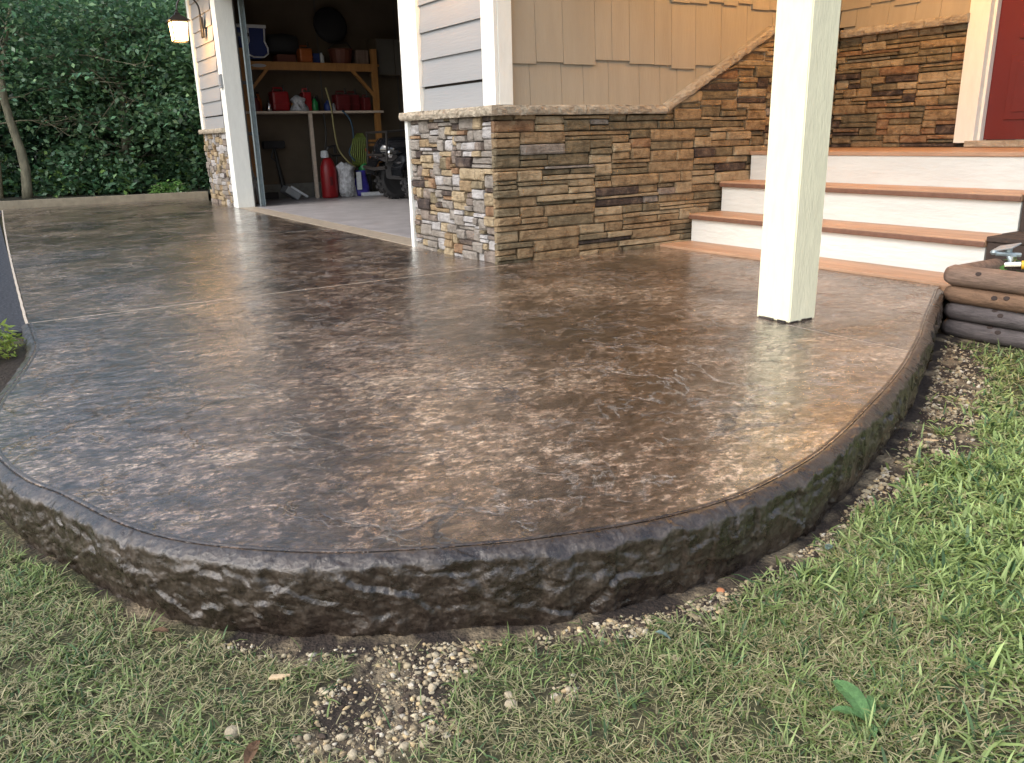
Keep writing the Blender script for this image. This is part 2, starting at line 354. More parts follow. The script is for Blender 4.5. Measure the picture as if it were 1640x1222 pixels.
# slab polygon used to keep grass and soil off it
SLAB = np.vstack([EPN[::6] + nor[::6]*.045, [[4.1, 4.5], [.086, 4.5]]])
def inside(px, py, poly):
    c = np.zeros(len(px), bool); j = len(poly)-1
    for i in range(len(poly)):
        xi, yi = poly[i]; xj, yj = poly[j]
        cond = ((yi > py) != (yj > py)) & (px < (xj-xi)*(py-yi)/((yj-yi) if yj != yi else 1e-9)+xi); c ^= cond; j = i
    return c
def dist_edge(px, py):
    E = EPN[::4]; out = np.full(len(px), 9e9); arg = np.zeros(len(px), int)
    for a in range(0, len(px), 20000):
        d = (px[a:a+20000, None]-E[None, :, 0])**2 + (py[a:a+20000, None]-E[None, :, 1])**2
        arg[a:a+20000] = d.argmin(1); out[a:a+20000] = d.min(1)
    return np.sqrt(out), arg*4
def vnoise(x, y, s, seed=0):
    """smooth value noise, numpy"""
    g = np.random.default_rng(seed).random((64, 64)); X = x*s; Y = y*s; xi = np.floor(X).astype(int); yi = np.floor(Y).astype(int)
    fx = X-xi; fy = Y-yi; fx = fx*fx*(3-2*fx); fy = fy*fy*(3-2*fy); G = lambda a, b: g[a % 64, b % 64]
    return (G(xi, yi)*(1-fx)+G(xi+1, yi)*fx)*(1-fy)+(G(xi, yi+1)*(1-fx)+G(xi+1, yi+1)*fx)*fy
def fb(x, y, s, seed=0): return .55*vnoise(x, y, s, seed)+.3*vnoise(x, y, s*2.1, seed+1)+.15*vnoise(x, y, s*4.3, seed+2)
def sstep(a, b, x): t = np.clip((x-a)/(b-a), 0, 1); return t*t*(3-2*t)
def terrain_z(x, y):
    z = -.185 + .135*sstep(2.5, 4.1, y)*(1-sstep(1.5, 2.6, x)) - .04*sstep(2.2, 4, x)*(1-sstep(2.6, 4.5, y)) + .10*sstep(4.5, 6, y)*sstep(1.5, 2.6, x)
    return z + (fb(x, y, 6, 3)-.5)*.022 + (vnoise(x, y, 1.1, 9)-.5)*.02
def bare(x, y):
    """0 = full turf, 1 = bare soil and gravel"""
    d, a = dist_edge(x, y); s = EPN[a]; nz = fb(x, y, 9, 21)
    wid = np.where(s[:, 0] < .3, .03, np.where(s[:, 0] < .9, .10, np.where(s[:, 0] < 1.9, .115, .14 + .1*(nz > .5))))
    b = 1-sstep(wid*.75, wid*1.25, d + (nz-.5)*.10)
    def blob(cx, cy, rx, ry, ang=0):
        ca, sa = math.cos(ang), math.sin(ang); u = (x-cx)*ca+(y-cy)*sa; v = -(x-cx)*sa+(y-cy)*ca
        return 1-sstep(.72, 1.15, np.sqrt((u/rx)**2+(v/ry)**2)+(nz-.5)*1.1)
    for q in [(.44, 1.155, .15, .115, -.5), (.56, 1.25, .12, .06, -.6), (.76, 1.03, .05, .035, 0), (1.27, 1.03, .05, .025, 0), (2.15, 1.36, .22, .10, .3), (2.75, 1.45, .22, .12, .4), (2.45, 1.27, .16, .07, .3), (3.3, 1.75, .35, .14, .4), (1.75, .84, .06, .03, 0), (1.05, .72, .04, .02, 0)]:
        b = np.maximum(b, blob(*q)*(.95 if q[2] > .1 else .7))
    b = np.maximum(b, (1-sstep(.25, .5, np.hypot((x+.05)/1.4, (y-3.7)/.9)))*.95)
    return np.clip(b, 0, 1)

# ------------------------------------------------------------------ GROUND
def grid(name, xs, ys, zf, m, cols=None):
    X, Y = np.meshgrid(xs, ys); x = X.ravel(); y = Y.ravel(); z = zf(x, y); nx, ny = len(xs), len(ys)
    i = np.arange(nx-1)[None, :]+np.arange(ny-1)[:, None]*nx; f = np.stack([i, i+1, i+nx+1, i+nx], -1).reshape(-1, 4)
    me = np_mesh(name, np.stack([x, y, z], 1), f, np.full(len(f), 4), cols=cols(x, y) if cols else None, smooth=True)
    return me
def axis(segs):
    out = []
    for a, b, st in segs: out += list(np.arange(a, b, st))
    return np.array(out+[segs[-1][1]])
def gcols(x, y):
    near = (x > -1) & (x < 6) & (y > 0) & (y < 5); c = np.zeros((len(x), 3)); c[:] = (.055, .048, .024)
    b = np.zeros(len(x)); b[near] = bare(x[near], y[near]); n1 = fb(x, y, 14, 40); n2 = fb(x, y, 5, 50)
    dm = np.clip((n1-.52)*7, 0, 1)[:, None]; dust = dm*np.array([.25, .195, .125]) + (1-dm)*np.array([.035, .024, .018])
    dark = np.array([.03, .021, .016]); dl = sstep(2.2, 3.2, y)[:, None]
    soil = dust*(1-dl)+dark*dl
    straw = np.array([.10, .08, .045]); g = straw*(1-n2[:, None])+np.array([.06, .07, .025])*n2[:, None]
    c = g*(1-b[:, None])+soil*b[:, None]
    return c
xs = axis([(-400, -40, 60), (-40, -4, 4), (-4, -1, .2), (-1, 4.6, .025), (4.6, 8, .2), (8, 40, 4), (40, 401, 60)]); ys = axis([(-400, -40, 60), (-40, -2, 2), (-2, .2, .1), (.2, 2.8, .025), (2.8, 6, .1), (6, 40, 2), (40, 401, 60)])
lawn = obj('ground', grid('ground', xs, ys, terrain_z, M_soil, gcols), M_soil, kind='structure')
# asphalt on the left, a sheet that stands clear of the ground
ax = np.concatenate([np.arange(-14, -2, 1.5), np.arange(-2, .1, .3), [.078]]); ay = np.concatenate([np.arange(4.34, 6, .2), np.arange(6, 24, 1.5)])
mb = MB(); mb.prism([(-14, 4.50, -.012), (-1.2, 4.42, -.012), (-.35, 4.40, -.014), (-.1, 4.36, -.016), (.0, 4.33, -.016), (.078, 4.34, -.014), (.14, 11.6, -.014), (.22, 13.35, -.014), (-14, 14.5, -.014)], (0, 0, -.10))
obj('asphalt_driveway', mb, M_asphalt, kind='structure')
# forest floor
obj('forest_floor', grid('forest_floor', np.arange(-20, 22.1, 1.0), np.arange(13.7, 40, 1.0), lambda x, y: .02+.05*fb(x, y, .4, 5)+.02*(y-13.7), M_lit), M_lit, kind='structure')

# ------------------------------------------------------------------ PATIO
patio = bpy.data.objects.new('stamped_patio', None); C.objects.link(patio); patio['kind'] = 'structure'
patio['label'] = 'wet glossy brown stamped concrete patio with curved edge'
def slab_panel(poly, top=0.0):
    mb = MB(); b = mb.b; vs = [b.verts.new((x, y, top)) for x, y in poly]; f = b.faces.new(vs)
    if f.normal.z < 0: f.normal_flip()
    f.normal_update()
    r = bmesh.ops.extrude_face_region(b, geom=[f]); ev = [v for v in r['geom'] if isinstance(v, bmesh.types.BMVert)]
    for v in ev: v.co.z -= .06
    return obj('slab_panel', mb, M_patio, patio)
G = .006
YJ = 4.445
edge_pts = [(p[0], p[1]) for p in EPN[::5]]
XJ = 2.80
left_part = [p for p in edge_pts if p[0] < XJ-G and p[1] < YJ-G]
right_part = [p for p in edge_pts if p[0] > XJ+G]
slab_panel(left_part + [(XJ-G, left_part[-1][1]+.006), (XJ-G, 2.24), (XJ, 2.24), (XJ, YJ-G), (.088, YJ-G)])
slab_panel([(XJ+G, right_part[0][1]-.006)] + right_part + [(4.11, 2.33), (4.11, 4.56), (XJ, 4.56), (XJ, 2.24), (XJ+G, 2.24)])
def xl(y): return .088 + .0085*(y-4.44)+.0009*(y-4.44)**2
jy = [YJ, 7.42, 10.15, 12.0]
yn = [7.42, 10.15, 12.0, 13.3]
for a, b_ in zip(jy, yn):
    slab_panel([(xl(a), a+G), (XJ-.02, a+G), (XJ-.02, b_-G), (xl(b_), b_-G)])
mb = MB()
for y in jy: mb.box((xl(y), y-G, -.05), (XJ-G, y+G, -.0008))
mb.box((XJ-G, 1.68, -.05), (XJ+G, 2.24, -.002))
obj('joint_filler', mb, M_joint, patio)
mb = MB(); pts = [(xl(y), y) for y in np.arange(4.44, 13.3, .3)]       # pale rim along the asphalt
for (x1, y1), (x2, y2) in zip(pts, pts[1:]): mb.box((min(x1, x2)-.012, y1, -.09), (x1-.001, y2, .001))
obj('slab_rim', mb, M_joint, patio)
# rock-face edge: dense grid along the path, profile displaced
ns = len(EP); nf = 38
head = [(-.012, .0005), (-.004, .0005), (-.002, -.004), (.002, -.004), (.004, .0)]
NL = 9
npf = len(head)+NL+nf
def facets(x, y, sx, sy, seed, tilt, step):
    """broken rock: the highest of the tilted planes carried by the three nearest cells"""
    p = Vector((x*sx, y*sy, seed)); pts = mn.voronoi(p)[1]; best = -9
    for c in pts[:3]:
        h = mn.cell_vector(c*7.31+Vector((seed, 0, 0))); v = (p.x-c.x)*(h.x-.5)*tilt+(p.y-c.y)*(h.y-.5)*tilt+(h.z-.5)*step
        best = max(best, v)
    return best
V = np.zeros((ns, npf, 3))
for i in range(ns):
    ex, ey = EPN[i]; nx, ny = nor[i]; s = i*.005
    chip = .5+.5*facets(s, .3, 11, 1, 3.3, 2.2, 1.1)+.5*mn.noise(Vector((s*3.1, 9, 0)))+.35*mn.noise(Vector((s*31, 2, 0)))
    chip = min(1, max(0, chip))
    lw = .032+.016*(1-chip); lz = -.014-.020*(1-chip)
    if abs(s-round(s/1.35)*1.35) < .004 and s > .5: gr = -.004
    else: gr = 0
    for j in range(npf):
        if j < len(head): o_, z = head[j]; d = 0
        elif j < len(head)+NL:
            t = (j-len(head)+1)/NL; o_ = .004+(lw-.004)*t; z = lz*t**1.5
            k_ = facets(s, o_, 16, 22, 4.4, 1.6, .8); d = 0; z += t*(.0075*k_+.002*mn.noise(Vector((s*60, o_*60, 2))))+gr
        else:
            t = (j-len(head)-NL+1)/nf; z = lz-.003-(.200+lz)*t; o_ = lw*(1-.35*t)+.008*math.sin(t*2.8)-.012*t*t
            tt = min(1, t*9)
            sw = s+.03*mn.noise(Vector((s*5, z*9, 3))); zw = z+.02*mn.noise(Vector((s*6, z*8, 9)))
            d = tt*(.0115*facets(sw+z*.5, zw, 8, 15, 1.7, 2.0, 1.0)+.0050*facets(sw-z*.6, zw, 25, 40, 8.1, 2.2, 1.2)+.0035*mn.noise(Vector((s*4, z*6, 2)))+.0012*mn.noise(Vector((s*110, z*120, 8))))-.006*tt+gr
        V[i, j] = (ex+nx*(o_+d), ey+ny*(o_+d), z)
ii = (np.arange(ns-1)[:, None]*npf+np.arange(npf-1)[None, :]); f = np.stack([ii, ii+1, ii+npf+1, ii+npf], -1).reshape(-1, 4)
me = np_mesh('chiselled_edge', V.reshape(-1, 3), f, np.full(len(f), 4), smooth=True)
obj('chiselled_edge', me, M_curb, patio)
# far raised kerb, apron in front of the garage
mb = MB()
for a, b_ in (((-6, 14.15), (.2, 13.55)), ((.2, 13.55), (2.95, 13.28))):
    mb.prism([(a[0], a[1], -.05), (b_[0], b_[1], -.05), (b_[0], b_[1]+.16, -.05), (a[0], a[1]+.16, -.05)], (0, 0, .14))
obj('far_kerb', mb, M_kerb, kind='structure')
mb = MB(); mb.box((XJ-.018-.04, YR-.02, -.06), (2.95, YL+.02, .003)); obj('garage_apron', mb, M_apron, kind='structure')
mb = MB(); mb.box((2.952, 4.62, -.06), (8.9, 12.06, .004)); obj('garage_floor', mb, M_gfloor, kind='structure')

# ------------------------------------------------------------------ HOUSE
house = thing('house', (4.5, 6, 0), 'taupe house with stone wainscot, open garage bay and red front door up the steps', 'house')
def hp(name, mb, m, smooth=False, parent=None, kind=None, label=None): return obj(name, mb, m, parent or house, smooth=smooth, kind=kind, label=label)
XW = X0+STONE_T   # substrate planes
YW = Y0+STONE_T
SOF = 2.98
mb = MB(); mb.box((XW, YW, -.1), (XW+.15, YR-.03, SOF)); hp('wall', mb, M_mort)
mb = MB(); mb.box((XW, YL+.03, -.1), (XW+.15, YF-.04, SOF)); hp('wall', mb, M_mort)
mb = MB(); mb.box((XW, YR-.029, 2.5), (XW+.15, YL+.029, SOF)); hp('wall', mb, M_mort)
mb = MB(); mb.box((XW+.151, YW, -.1), (XC+.2, YW+.14, SOF)); hp('wall', mb, M_mort)
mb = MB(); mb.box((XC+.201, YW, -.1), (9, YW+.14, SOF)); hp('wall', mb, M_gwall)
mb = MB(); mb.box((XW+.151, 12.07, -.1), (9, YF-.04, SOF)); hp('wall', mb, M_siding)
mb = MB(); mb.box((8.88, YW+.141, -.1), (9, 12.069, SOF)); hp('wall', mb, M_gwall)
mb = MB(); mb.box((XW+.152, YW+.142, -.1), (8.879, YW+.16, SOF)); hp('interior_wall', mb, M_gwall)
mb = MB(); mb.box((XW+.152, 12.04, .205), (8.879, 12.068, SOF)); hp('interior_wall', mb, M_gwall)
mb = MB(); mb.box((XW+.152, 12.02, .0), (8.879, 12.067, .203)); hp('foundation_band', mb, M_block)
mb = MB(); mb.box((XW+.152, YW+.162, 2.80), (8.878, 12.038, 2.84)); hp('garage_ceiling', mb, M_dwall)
for x in (4.45, 5.67, 6.89):                                     # sheet joints of the wallboard
    mb = MB(); mb.box((x-.012, 12.034, .21), (x+.012, 12.039, 2.79)); hp('wallboard_seam', mb, M_dwall)
mb = MB(); mb.prism([(2.2, 3.9, 2.985), (2.2, 12.8, 2.985), (5.9, 12.8, 4.9), (5.9, 3.9, 4.9)], (0, 0, .14)); hp('roof', mb, M_roof)
mb = MB(); mb.prism([(9.6, 3.9, 2.985), (9.6, 12.8, 2.985), (5.9, 12.8, 4.9), (5.9, 3.9, 4.9)], (0, 0, .14)); hp('roof', mb, M_roof)
mb = MB(); mb.prism([(XW, YW+.02, SOF+.001), (9, YW+.02, SOF+.001), (9, YW+.02, 3.28), (5.9, YW+.02, 4.85), (XW, YW+.02, 3.25)], (0, .1, 0)); hp('gable_wall', mb, M_siding)
mb = MB(); mb.prism([(XW, YF-.2, SOF+.001), (9, YF-.2, SOF+.001), (9, YF-.2, 3.28), (5.9, YF-.2, 4.85), (XW, YF-.2, 3.25)], (0, .1, 0)); hp('gable_wall', mb, M_siding)
mb = MB(); mb.box((2.2, 4.62, 2.90), (XW-.03, 12.7, 2.975)); hp('soffit', mb, M_white)
mb = MB(); mb.box((2.165, 3.9, 2.88), (2.198, 12.8, 3.06)); hp('fascia', mb, M_white)
# entry wall, upper house and porch roof
mb = MB(); mb.box((XC+.045, 3.27, .3), (XC+.2, YW-.001, 3.2)); hp('wall', mb, M_mort)
mb = MB(); mb.box((XC+.045, -1.0, -.2), (XC+.2, 2.33, 3.2)); hp('wall', mb, M_shing)
mb = MB(); mb.box((XC+.045, 2.331, 2.83), (XC+.2, 3.269, 3.2)); hp('wall', mb, M_shing)
mb = MB(); mb.box((XC+.201, -1.0, -.2), (9, -.85, 3.2)); hp('wall', mb, M_siding)
mb = MB(); mb.box((2.74, 2.12, 2.70), (XC+.04, YW-.06, 2.74)); hp('porch_ceiling', mb, M_soffit)
mb = MB(); mb.box((2.72, 2.14, 2.48), (2.98, YW-.06, 2.698)); hp('porch_beam', mb, M_white)
mb = MB(); mb.box((2.981, 2.14, 2.48), (XC+.04, 2.4, 2.698)); hp('porch_beam', mb, M_white)
mb = MB(); mb.prism([(2.4, 1.8, 2.745), (9.3, 1.8, 2.745), (9.3, YW+.1, 3.5), (2.4, YW+.1, 3.5)], (0, 0, .1)); hp('porch_roof', mb, M_roof)
mb = MB(); mb.box((2.4, 1.77, 2.70), (9.3, 1.798, 2.9)); hp('fascia', mb, M_white)

# --- stone veneer
def pick(weights):
    ks = list(weights); return random.choices(ks, [weights[k] for k in ks])[0]
WB = dict(tan=36, buff=26, olive=24, dark=7, rust=6, mauve=1, grey=3)
WA = dict(tan=6, buff=20, olive=5, dark=5, rust=2, mauve=13, pale=20, grey=36)
WC = dict(tan=36, buff=12, olive=28, dark=10, rust=12)
stones = []
def add_stone(O, ua, na, u0, u1, z0, z1, key, big, ztop=None, T=STONE_T):
    """one split-face stone; na points out of the wall, O on the substrate"""
    g = .0016; u0 += g; u1 -= g; z0 += g; z1 -= g
    if u1-u0 < .012 or z1-z0 < .006: return
    nu, nz = (5 if u1-u0 > .14 else 4), 4
    dep = T*random.uniform(.6, 1.2); sd = random.random()*100
    tilt = random.uniform(-.006, .006)
    fr = []
    for j in range(nz):
        row = []
        for i in range(nu):
            eu = min(i, nu-1-i) == 0; ez = min(j, nz-1-j) == 0
            fu = i/(nu-1); fz = j/(nz-1)
            if nz == 4: fz = (0, .16, .84, 1)[j]
            if nu == 4: fu = (0, .1, .9, 1)[i]
            elif nu == 5: fu = (0, .07, .5, .93, 1)[i]
            u = u0+(u1-u0)*fu; z = z0+(z1-z0)*fz
            d = dep + tilt*(fu-.5) + .010*mn.noise(Vector((u*17, z*25, sd)))
            if eu: d -= random.uniform(.004, .010); u += random.uniform(-.0012, .003)*(1 if i == 0 else -1)
            if ez: d -= random.uniform(.004, .011); z += random.uniform(-.001, .003)*(1 if j == 0 else -1)
            if ztop: z = min(z, ztop(u))
            row.append((u, z, d))
        fr.append(row)
    P = lambda u, z, d: O+ua*u+Vector((0, 0, z))+na*d
    vs = [P(*q) for r_ in fr for q in r_]; idx = lambda j, i: j*nu+i; fs = []
    for j in range(nz-1):
        for i in range(nu-1): fs.append((idx(j, i), idx(j, i+1), idx(j+1, i+1), idx(j+1, i)))
    nb = len(vs)
    loop = [(0, i) for i in range(nu)]+[(j, nu-1) for j in range(1, nz)]+[(nz-1, i) for i in range(nu-2, -1, -1)]+[(j, 0) for j in range(nz-2, 0, -1)]
    for (j, i) in loop: vs.append(P(fr[j][i][0], fr[j][i][1], -.004))
    L_ = len(loop)
    for a in range(L_):
        b_ = (a+1) % L_; fs.append((idx(*loop[a]), nb+a, nb+b_, idx(*loop[b_])))
    if ztop and max(v.z for v in vs)-min(v.z for v in vs) < .008: return
    stones.append((big, key, vs, fs))
def courses(O, ua, na, L, H0, H1, wt, hmin, hmax, wmin, wmax, prio, ztop=None, start=0.0):
    """irregular ashlar: each stone is set on the lowest free stretch of the ones below"""
    sky_ = [[start, L, H0]]
    for _ in range(4000):
        i = min(range(len(sky_)), key=lambda q_: (round(sky_[q_][2], 4), sky_[q_][0])); a, b_, z = sky_[i]
        if z > H1-.006: break
        lh = sky_[i-1][2] if i > 0 else None; rh = sky_[i+1][2] if i < len(sky_)-1 else None
        wd = wmin+(wmax-wmin)*random.random()**1.3; h = hmin+(hmax-hmin)*random.random()**1.25
        if wd > b_-a-wmin*.75: wd = b_-a
        if h < hmin*1.4: wd = min(b_-a, wd*1.3)
        if wd < b_-a and b_-a-wd < wmin*.75: wd = b_-a
        for q_ in (lh, rh):
            if q_ is not None and abs(q_-(z+h)) < .016 and q_-z > hmin*.8: h = q_-z
        if H1-(z+h) < hmin*.9: h = H1-z
        um = a+wd/2
        if ztop is None or z < max(ztop(a), ztop(a+wd))-.01: add_stone(O, ua, na, a, a+wd, z, z+h, pick(wt), prio*wd*h, ztop)
        new = [[a, a+wd, z+h]]
        if wd < b_-a-1e-6: new.append([a+wd, b_, z])
        sky_[i:i+1] = new
        m_ = [sky_[0]]
        for sg in sky_[1:]:
            if abs(sg[2]-m_[-1][2]) < .0009: m_[-1][1] = sg[1]
            else: m_.append(sg)
        sky_ = m_
SL0, SL1, ZT = 4.13, 5.17, 1.53      # slope of the ledge on the porch side wall
def capline(x): return CAPZ + (ZT-CAPZ)*min(1, max(0, (x-SL0)/(SL1-SL0)))
# porch side wall (faces -y) : u = x - X0 ; stones wrap the corner
courses(Vector((X0, YW, 0)), Vector((1, 0, 0)), Vector((0, -1, 0)), XC+.05-X0, -.01, 1.5, WB, .024, .085, .14, .46, 1.0, ztop=lambda u: capline(X0+u)-.055)
# garage front by the corner (faces -x)
courses(Vector((XW, YW+.005, 0)), Vector((0, 1, 0)), Vector((-1, 0, 0)), YR-.052-YW-.005, -.01, CAPZ-.056, WA, .024, .09, .075, .22, .9)
# far pier
courses(Vector((XW, YL+.20, 0)), Vector((0, 1, 0)), Vector((-1, 0, 0)), YF-YL-.20, -.01, CAPZ-.056, WA, .05, .11, .08, .24, .09)
# entry wall
courses(Vector((XC+.045, 3.43, 0)), Vector((0, 1, 0)), Vector((-1, 0, 0)), YW-3.43-.045, Z3, ZT-.056, WC, .024, .08, .10, .36, .45)
stones.sort(key=lambda s: -s[0])
for big, key, vs, fs in stones[:295]:
    me = bpy.data.meshes.new('stone'); me.from_pydata([tuple(v) for v in vs], [], fs); me.update(); obj('stone', me, ST[key], house)
keys = list(ST)
vv, ff, mi = [], [], []
for big, key, vs, fs in stones[295:]:
    b0 = len(vv); vv += [tuple(v) for v in vs]; ff += [tuple(i+b0 for i in f) for f in fs]; mi += [keys.index(key)]*len(fs)
me = bpy.data.meshes.new('stone_veneer'); me.from_pydata(vv, [], ff); me.update()
o = bpy.data.objects.new('stone_veneer', me); C.objects.link(o)
for kx in keys: me.materials.append(ST[kx])
me.polygons.foreach_set('material_index', mi); me.transform(Matrix.Translation(-wloc(house))); o.parent = house; o['kind'] = 'stuff'

# --- ledge stones: rough-fronted cap
def ledge(a, b, na, prot=.05, h=.058, step=.02):
    """a,b = top line on the wall face plane; na = outward"""
    a = Vector(a); b = Vector(b); d = b-a; n_ = max(2, int(d.length/step)); t = d.normalized(); up = na.cross(t); up = up if up.z > 0 else -up
    mb = MB(); rings = []
    pr = [(-.03, 0), (prot*.5, .0), (prot*.93, -.002), (prot, -.012), (prot*1.02, -.028), (prot*.95, -.046), (prot*.8, -h), (-.03, -h)]
    for i in range(n_+1):
        s = i/n_; p = a+d*s; ring = []
        for j, (o_, z) in enumerate(pr):
            q = p*22+Vector((0, 0, j*.7)); k_ = 0
            if 2 <= j <= 6: k_ = .010*mn.noise(q)+.006*mn.noise(q*2.3)
            ring.append(mb.b.verts.new(p+na*(o_+k_)+up*(z+(.004*mn.noise(q*1.7) if 3 <= j <= 6 else 0))))
        rings.append(ring)
    m_ = len(pr)
    for i in range(n_):
        for j in range(m_): mb.b.faces.new((rings[i][j], rings[i][(j+1) % m_], rings[i+1][(j+1) % m_], rings[i+1][j]))
    mb.b.faces.new(rings[0][::-1]); mb.b.faces.new(rings[-1])
    return hp('ledge_stone', mb, M_ledge)
nA, nB = Vector((-1, 0, 0)), Vector((0, -1, 0))
FX, FY = X0+.005, Y0+.005
ledge((FX, FY-.045, CAPZ), (FX, 5.19, CAPZ), nA); ledge((FX, 5.195, CAPZ), (FX, YR+.005, CAPZ), nA)
ledge((FX+.001, FY, CAPZ+.001), (3.42, FY, CAPZ+.001), nB); ledge((3.425, FY, CAPZ+.001), (SL0, FY, CAPZ+.001), nB)
ledge((SL0-.012, FY, CAPZ+.003), (SL1, FY, ZT), nB); ledge((SL1-.006, FY, ZT), (XC-.06, FY, ZT), nB)
ledge((FX, YL+.20, CAPZ), (FX, YF+.03, CAPZ), nA)
ledge((XC+.003, 3.42, ZT), (XC+.003, FY-.05, ZT), nA)

# --- lap siding on the garage front, one board each
def lap(y0, y1, z, zt, x=None):
    x = XW-.002 if x is None else x
    mb = MB(); mb.prism([(x, y0, z), (x-.026, y0, z), (x-.010, y0, z+.175), (x, y0, z+.175)], (0, y1-y0, 0)); return hp('siding_board', mb, M_siding)
zz = [CAPZ-.03, 1.141, 1.316, 1.492, 1.667, 1.842, 2.017, 2.192, 2.367, 2.542, 2.717]
for z in zz:
    mz = max(z, CAPZ+.001)
    for (a, b_) in ((4.602, 5.468), (11.10, 12.105)):
        x = XW-.002; mb = MB(); t0 = (mz-z)/.175
        mb.prism([(x, a, mz), (x-.026+.016*t0, a, mz), (x-.010, a, z+.178), (x, a, z+.178)], (0, b_-a, 0)); hp('siding_board', mb, M_siding)
for z in (2.717,):
    lap(5.47, 11.098, z, 0, XW-.003)
# trims
def tr(a, b, name='trim_board', bev=.003, m=M_white): mb = MB(); mb.box(a, b, bev=bev); return hp(name, mb, m)
tr((X0-.002, Y0-.022, CAPZ+.002), (X0+.024, 4.6, 2.9), 'corner_board')
tr((X0+.025, Y0-.024, CAPZ+.002), (2.868, Y0+.006, 2.69), 'corner_board')
tr((X0-.004, 5.47, CAPZ+.002), (XW-.002, YR-.03, 2.60), 'door_casing')
tr((X0-.006, YR-.048, -.005), (XW+.16, YR-.002, 2.46), 'door_jamb')
tr((X0-.004, YL+.012, 0), (XW-.002, YL+.195, 2.60), 'door_casing')
tr((X0-.004, YL-.005, 0), (XW+.16, YL+.010, 2.46), 'door_jamb')
tr((X0-.002, YR-.02, 2.462), (XW-.004, YL+.005, 2.70), 'door_header')
tr((XW-.02, YR, 2.455), (XW+.17, YL-.006, 2.4615), 'door_jamb')
tr((X0, 12.108, CAPZ+.002), (XW+.0, YF+.005, 2.9), 'corner_board')
tr((XW+.162, YL-.03, 0.006), (XW+.172, YL+.01, 2.45), 'weather_strip', 0, M_black)
# --- shingles (porch side wall)
def shingle_wall(O, ua, na, u0, u1, rows, zfloor=None, prot=.02):
    for (zb, zt) in rows:
        u = u0
        while u < u1-.01:
            wd = random.uniform(.13, .29)
            if u1-u-wd < .07: wd = u1-u
            jz = random.uniform(-.022, .022); a, b_ = u+.0015, u+wd-.0015; P = lambda uu, z, d: O+ua*uu+Vector((0, 0, z))+na*d
            n_ = 4; mb = MB(); cols = []
            ok = False
            for i in range(n_+1):
                uu = a+(b_-a)*i/n_; z0 = zb+jz; 
                if zfloor: z0 = max(z0, zfloor(uu))
                z0 = min(z0, zt-.002)
                if z0 < zt-.02: ok = True
                th = prot*(zt-z0)/(zt-zb)+.004
                cols.append([mb.b.verts.new(P(uu, z0, 0)), mb.b.verts.new(P(uu, z0, th)), mb.b.verts.new(P(uu, zt, .003)), mb.b.verts.new(P(uu, zt, 0))])
            if ok:
                for i in range(n_):
                    for j in range(4): mb.b.faces.new((cols[i][j], cols[i][(j+1) % 4], cols[i+1][(j+1) % 4], cols[i+1][j]))
                mb.b.faces.new(cols[0][::-1]); mb.b.faces.new(cols[-1]); hp('shingle', mb, M_shing)
            else: mb.b.free()
            u += wd
mb = MB(); mb.box((X0+.05, YW-.02, CAPZ-.03), (XC+.04, YW-.001, 2.69)); hp('shingle_backing', mb, M_shing)
shingle_wall(Vector((X0, YW-.021, 0)), Vector((1, 0, 0)), nB, .126, XC-X0, [(.94, 1.30), (1.24, 1.70), (1.655, 2.10), (2.07, 2.50)], lambda u: capline(X0+u)+.001, .019)
mb = MB(); mb.box((XC+.02, 3.43, ZT-.03), (XC+.044, YW-.07, 2.69)); hp('shingle_backing', mb, M_shing)
shingle_wall(Vector((XC+.019, 3.43, 0)), Vector((0, 1, 0)), nA, 0, YW-.045-3.43, [(ZT+.002, 1.74), (1.675, 2.13), (2.09, 2.52)], None, .02)
# --- front door
tr((XC-.01, 3.285, Z3+.03), (XC+.044, 3.428, 2.78), 'door_casing'); tr((XC-.01, 2.19, Z3+.03), (XC+.044, 2.345, 2.78), 'door_casing')
tr((XC-.012, 2.19, 2.782), (XC+.044, 3.428, 2.9), 'door_casing'); tr((XC+.03, 3.262, Z3+.04), (XC+.12, 3.284, 2.779), 'door_jamb')
tr((XC-.06, 2.3, Z3+.004), (XC+.14, 3.32, Z3+.045), 'door_sill', .004, M_ledge)
mb = MB(); mb.box((XC+.075, 2.347, Z3+.05), (XC+.115, 3.261, 2.775)); door = hp('front_door', mb, M_red)
mb = MB()
for (ya, yb) in ((2.46, 2.76), (2.84, 3.14)):
    mb.box((XC+.066, ya, .82), (XC+.0745, yb, 1.24), bev=.004); mb.box((XC+.060, ya+.05, .87), (XC+.0655, yb-.05, 1.19), bev=.002)
hp('door_panel', mb, M_red, parent=door)
mb = MB(); mb.box((XC+.062, 2.49, 1.34), (XC+.0745, 3.11, 2.6), bev=.004); hp('glass_frame', mb, M_red, parent=door)
mb = MB(); mb.box((XC+.056, 2.54, 1.39), (XC+.0615, 3.06, 2.55)); hp('door_glass', mb, M_glass, parent=door)
mb = MB(); mb.tube([(XC+.07, 2.41, 1.62), (XC+.02, 2.41, 1.62)], .012, 10); mb.lathe((XC+.02, 2.41, 1.62), [(.02, 0), (.03, .012), (.028, .03), (.01, .038)], 12, rot=Matrix.Rotation(R(-90), 3, 'Y')); hp('door_knob', mb, M_steel, parent=door)
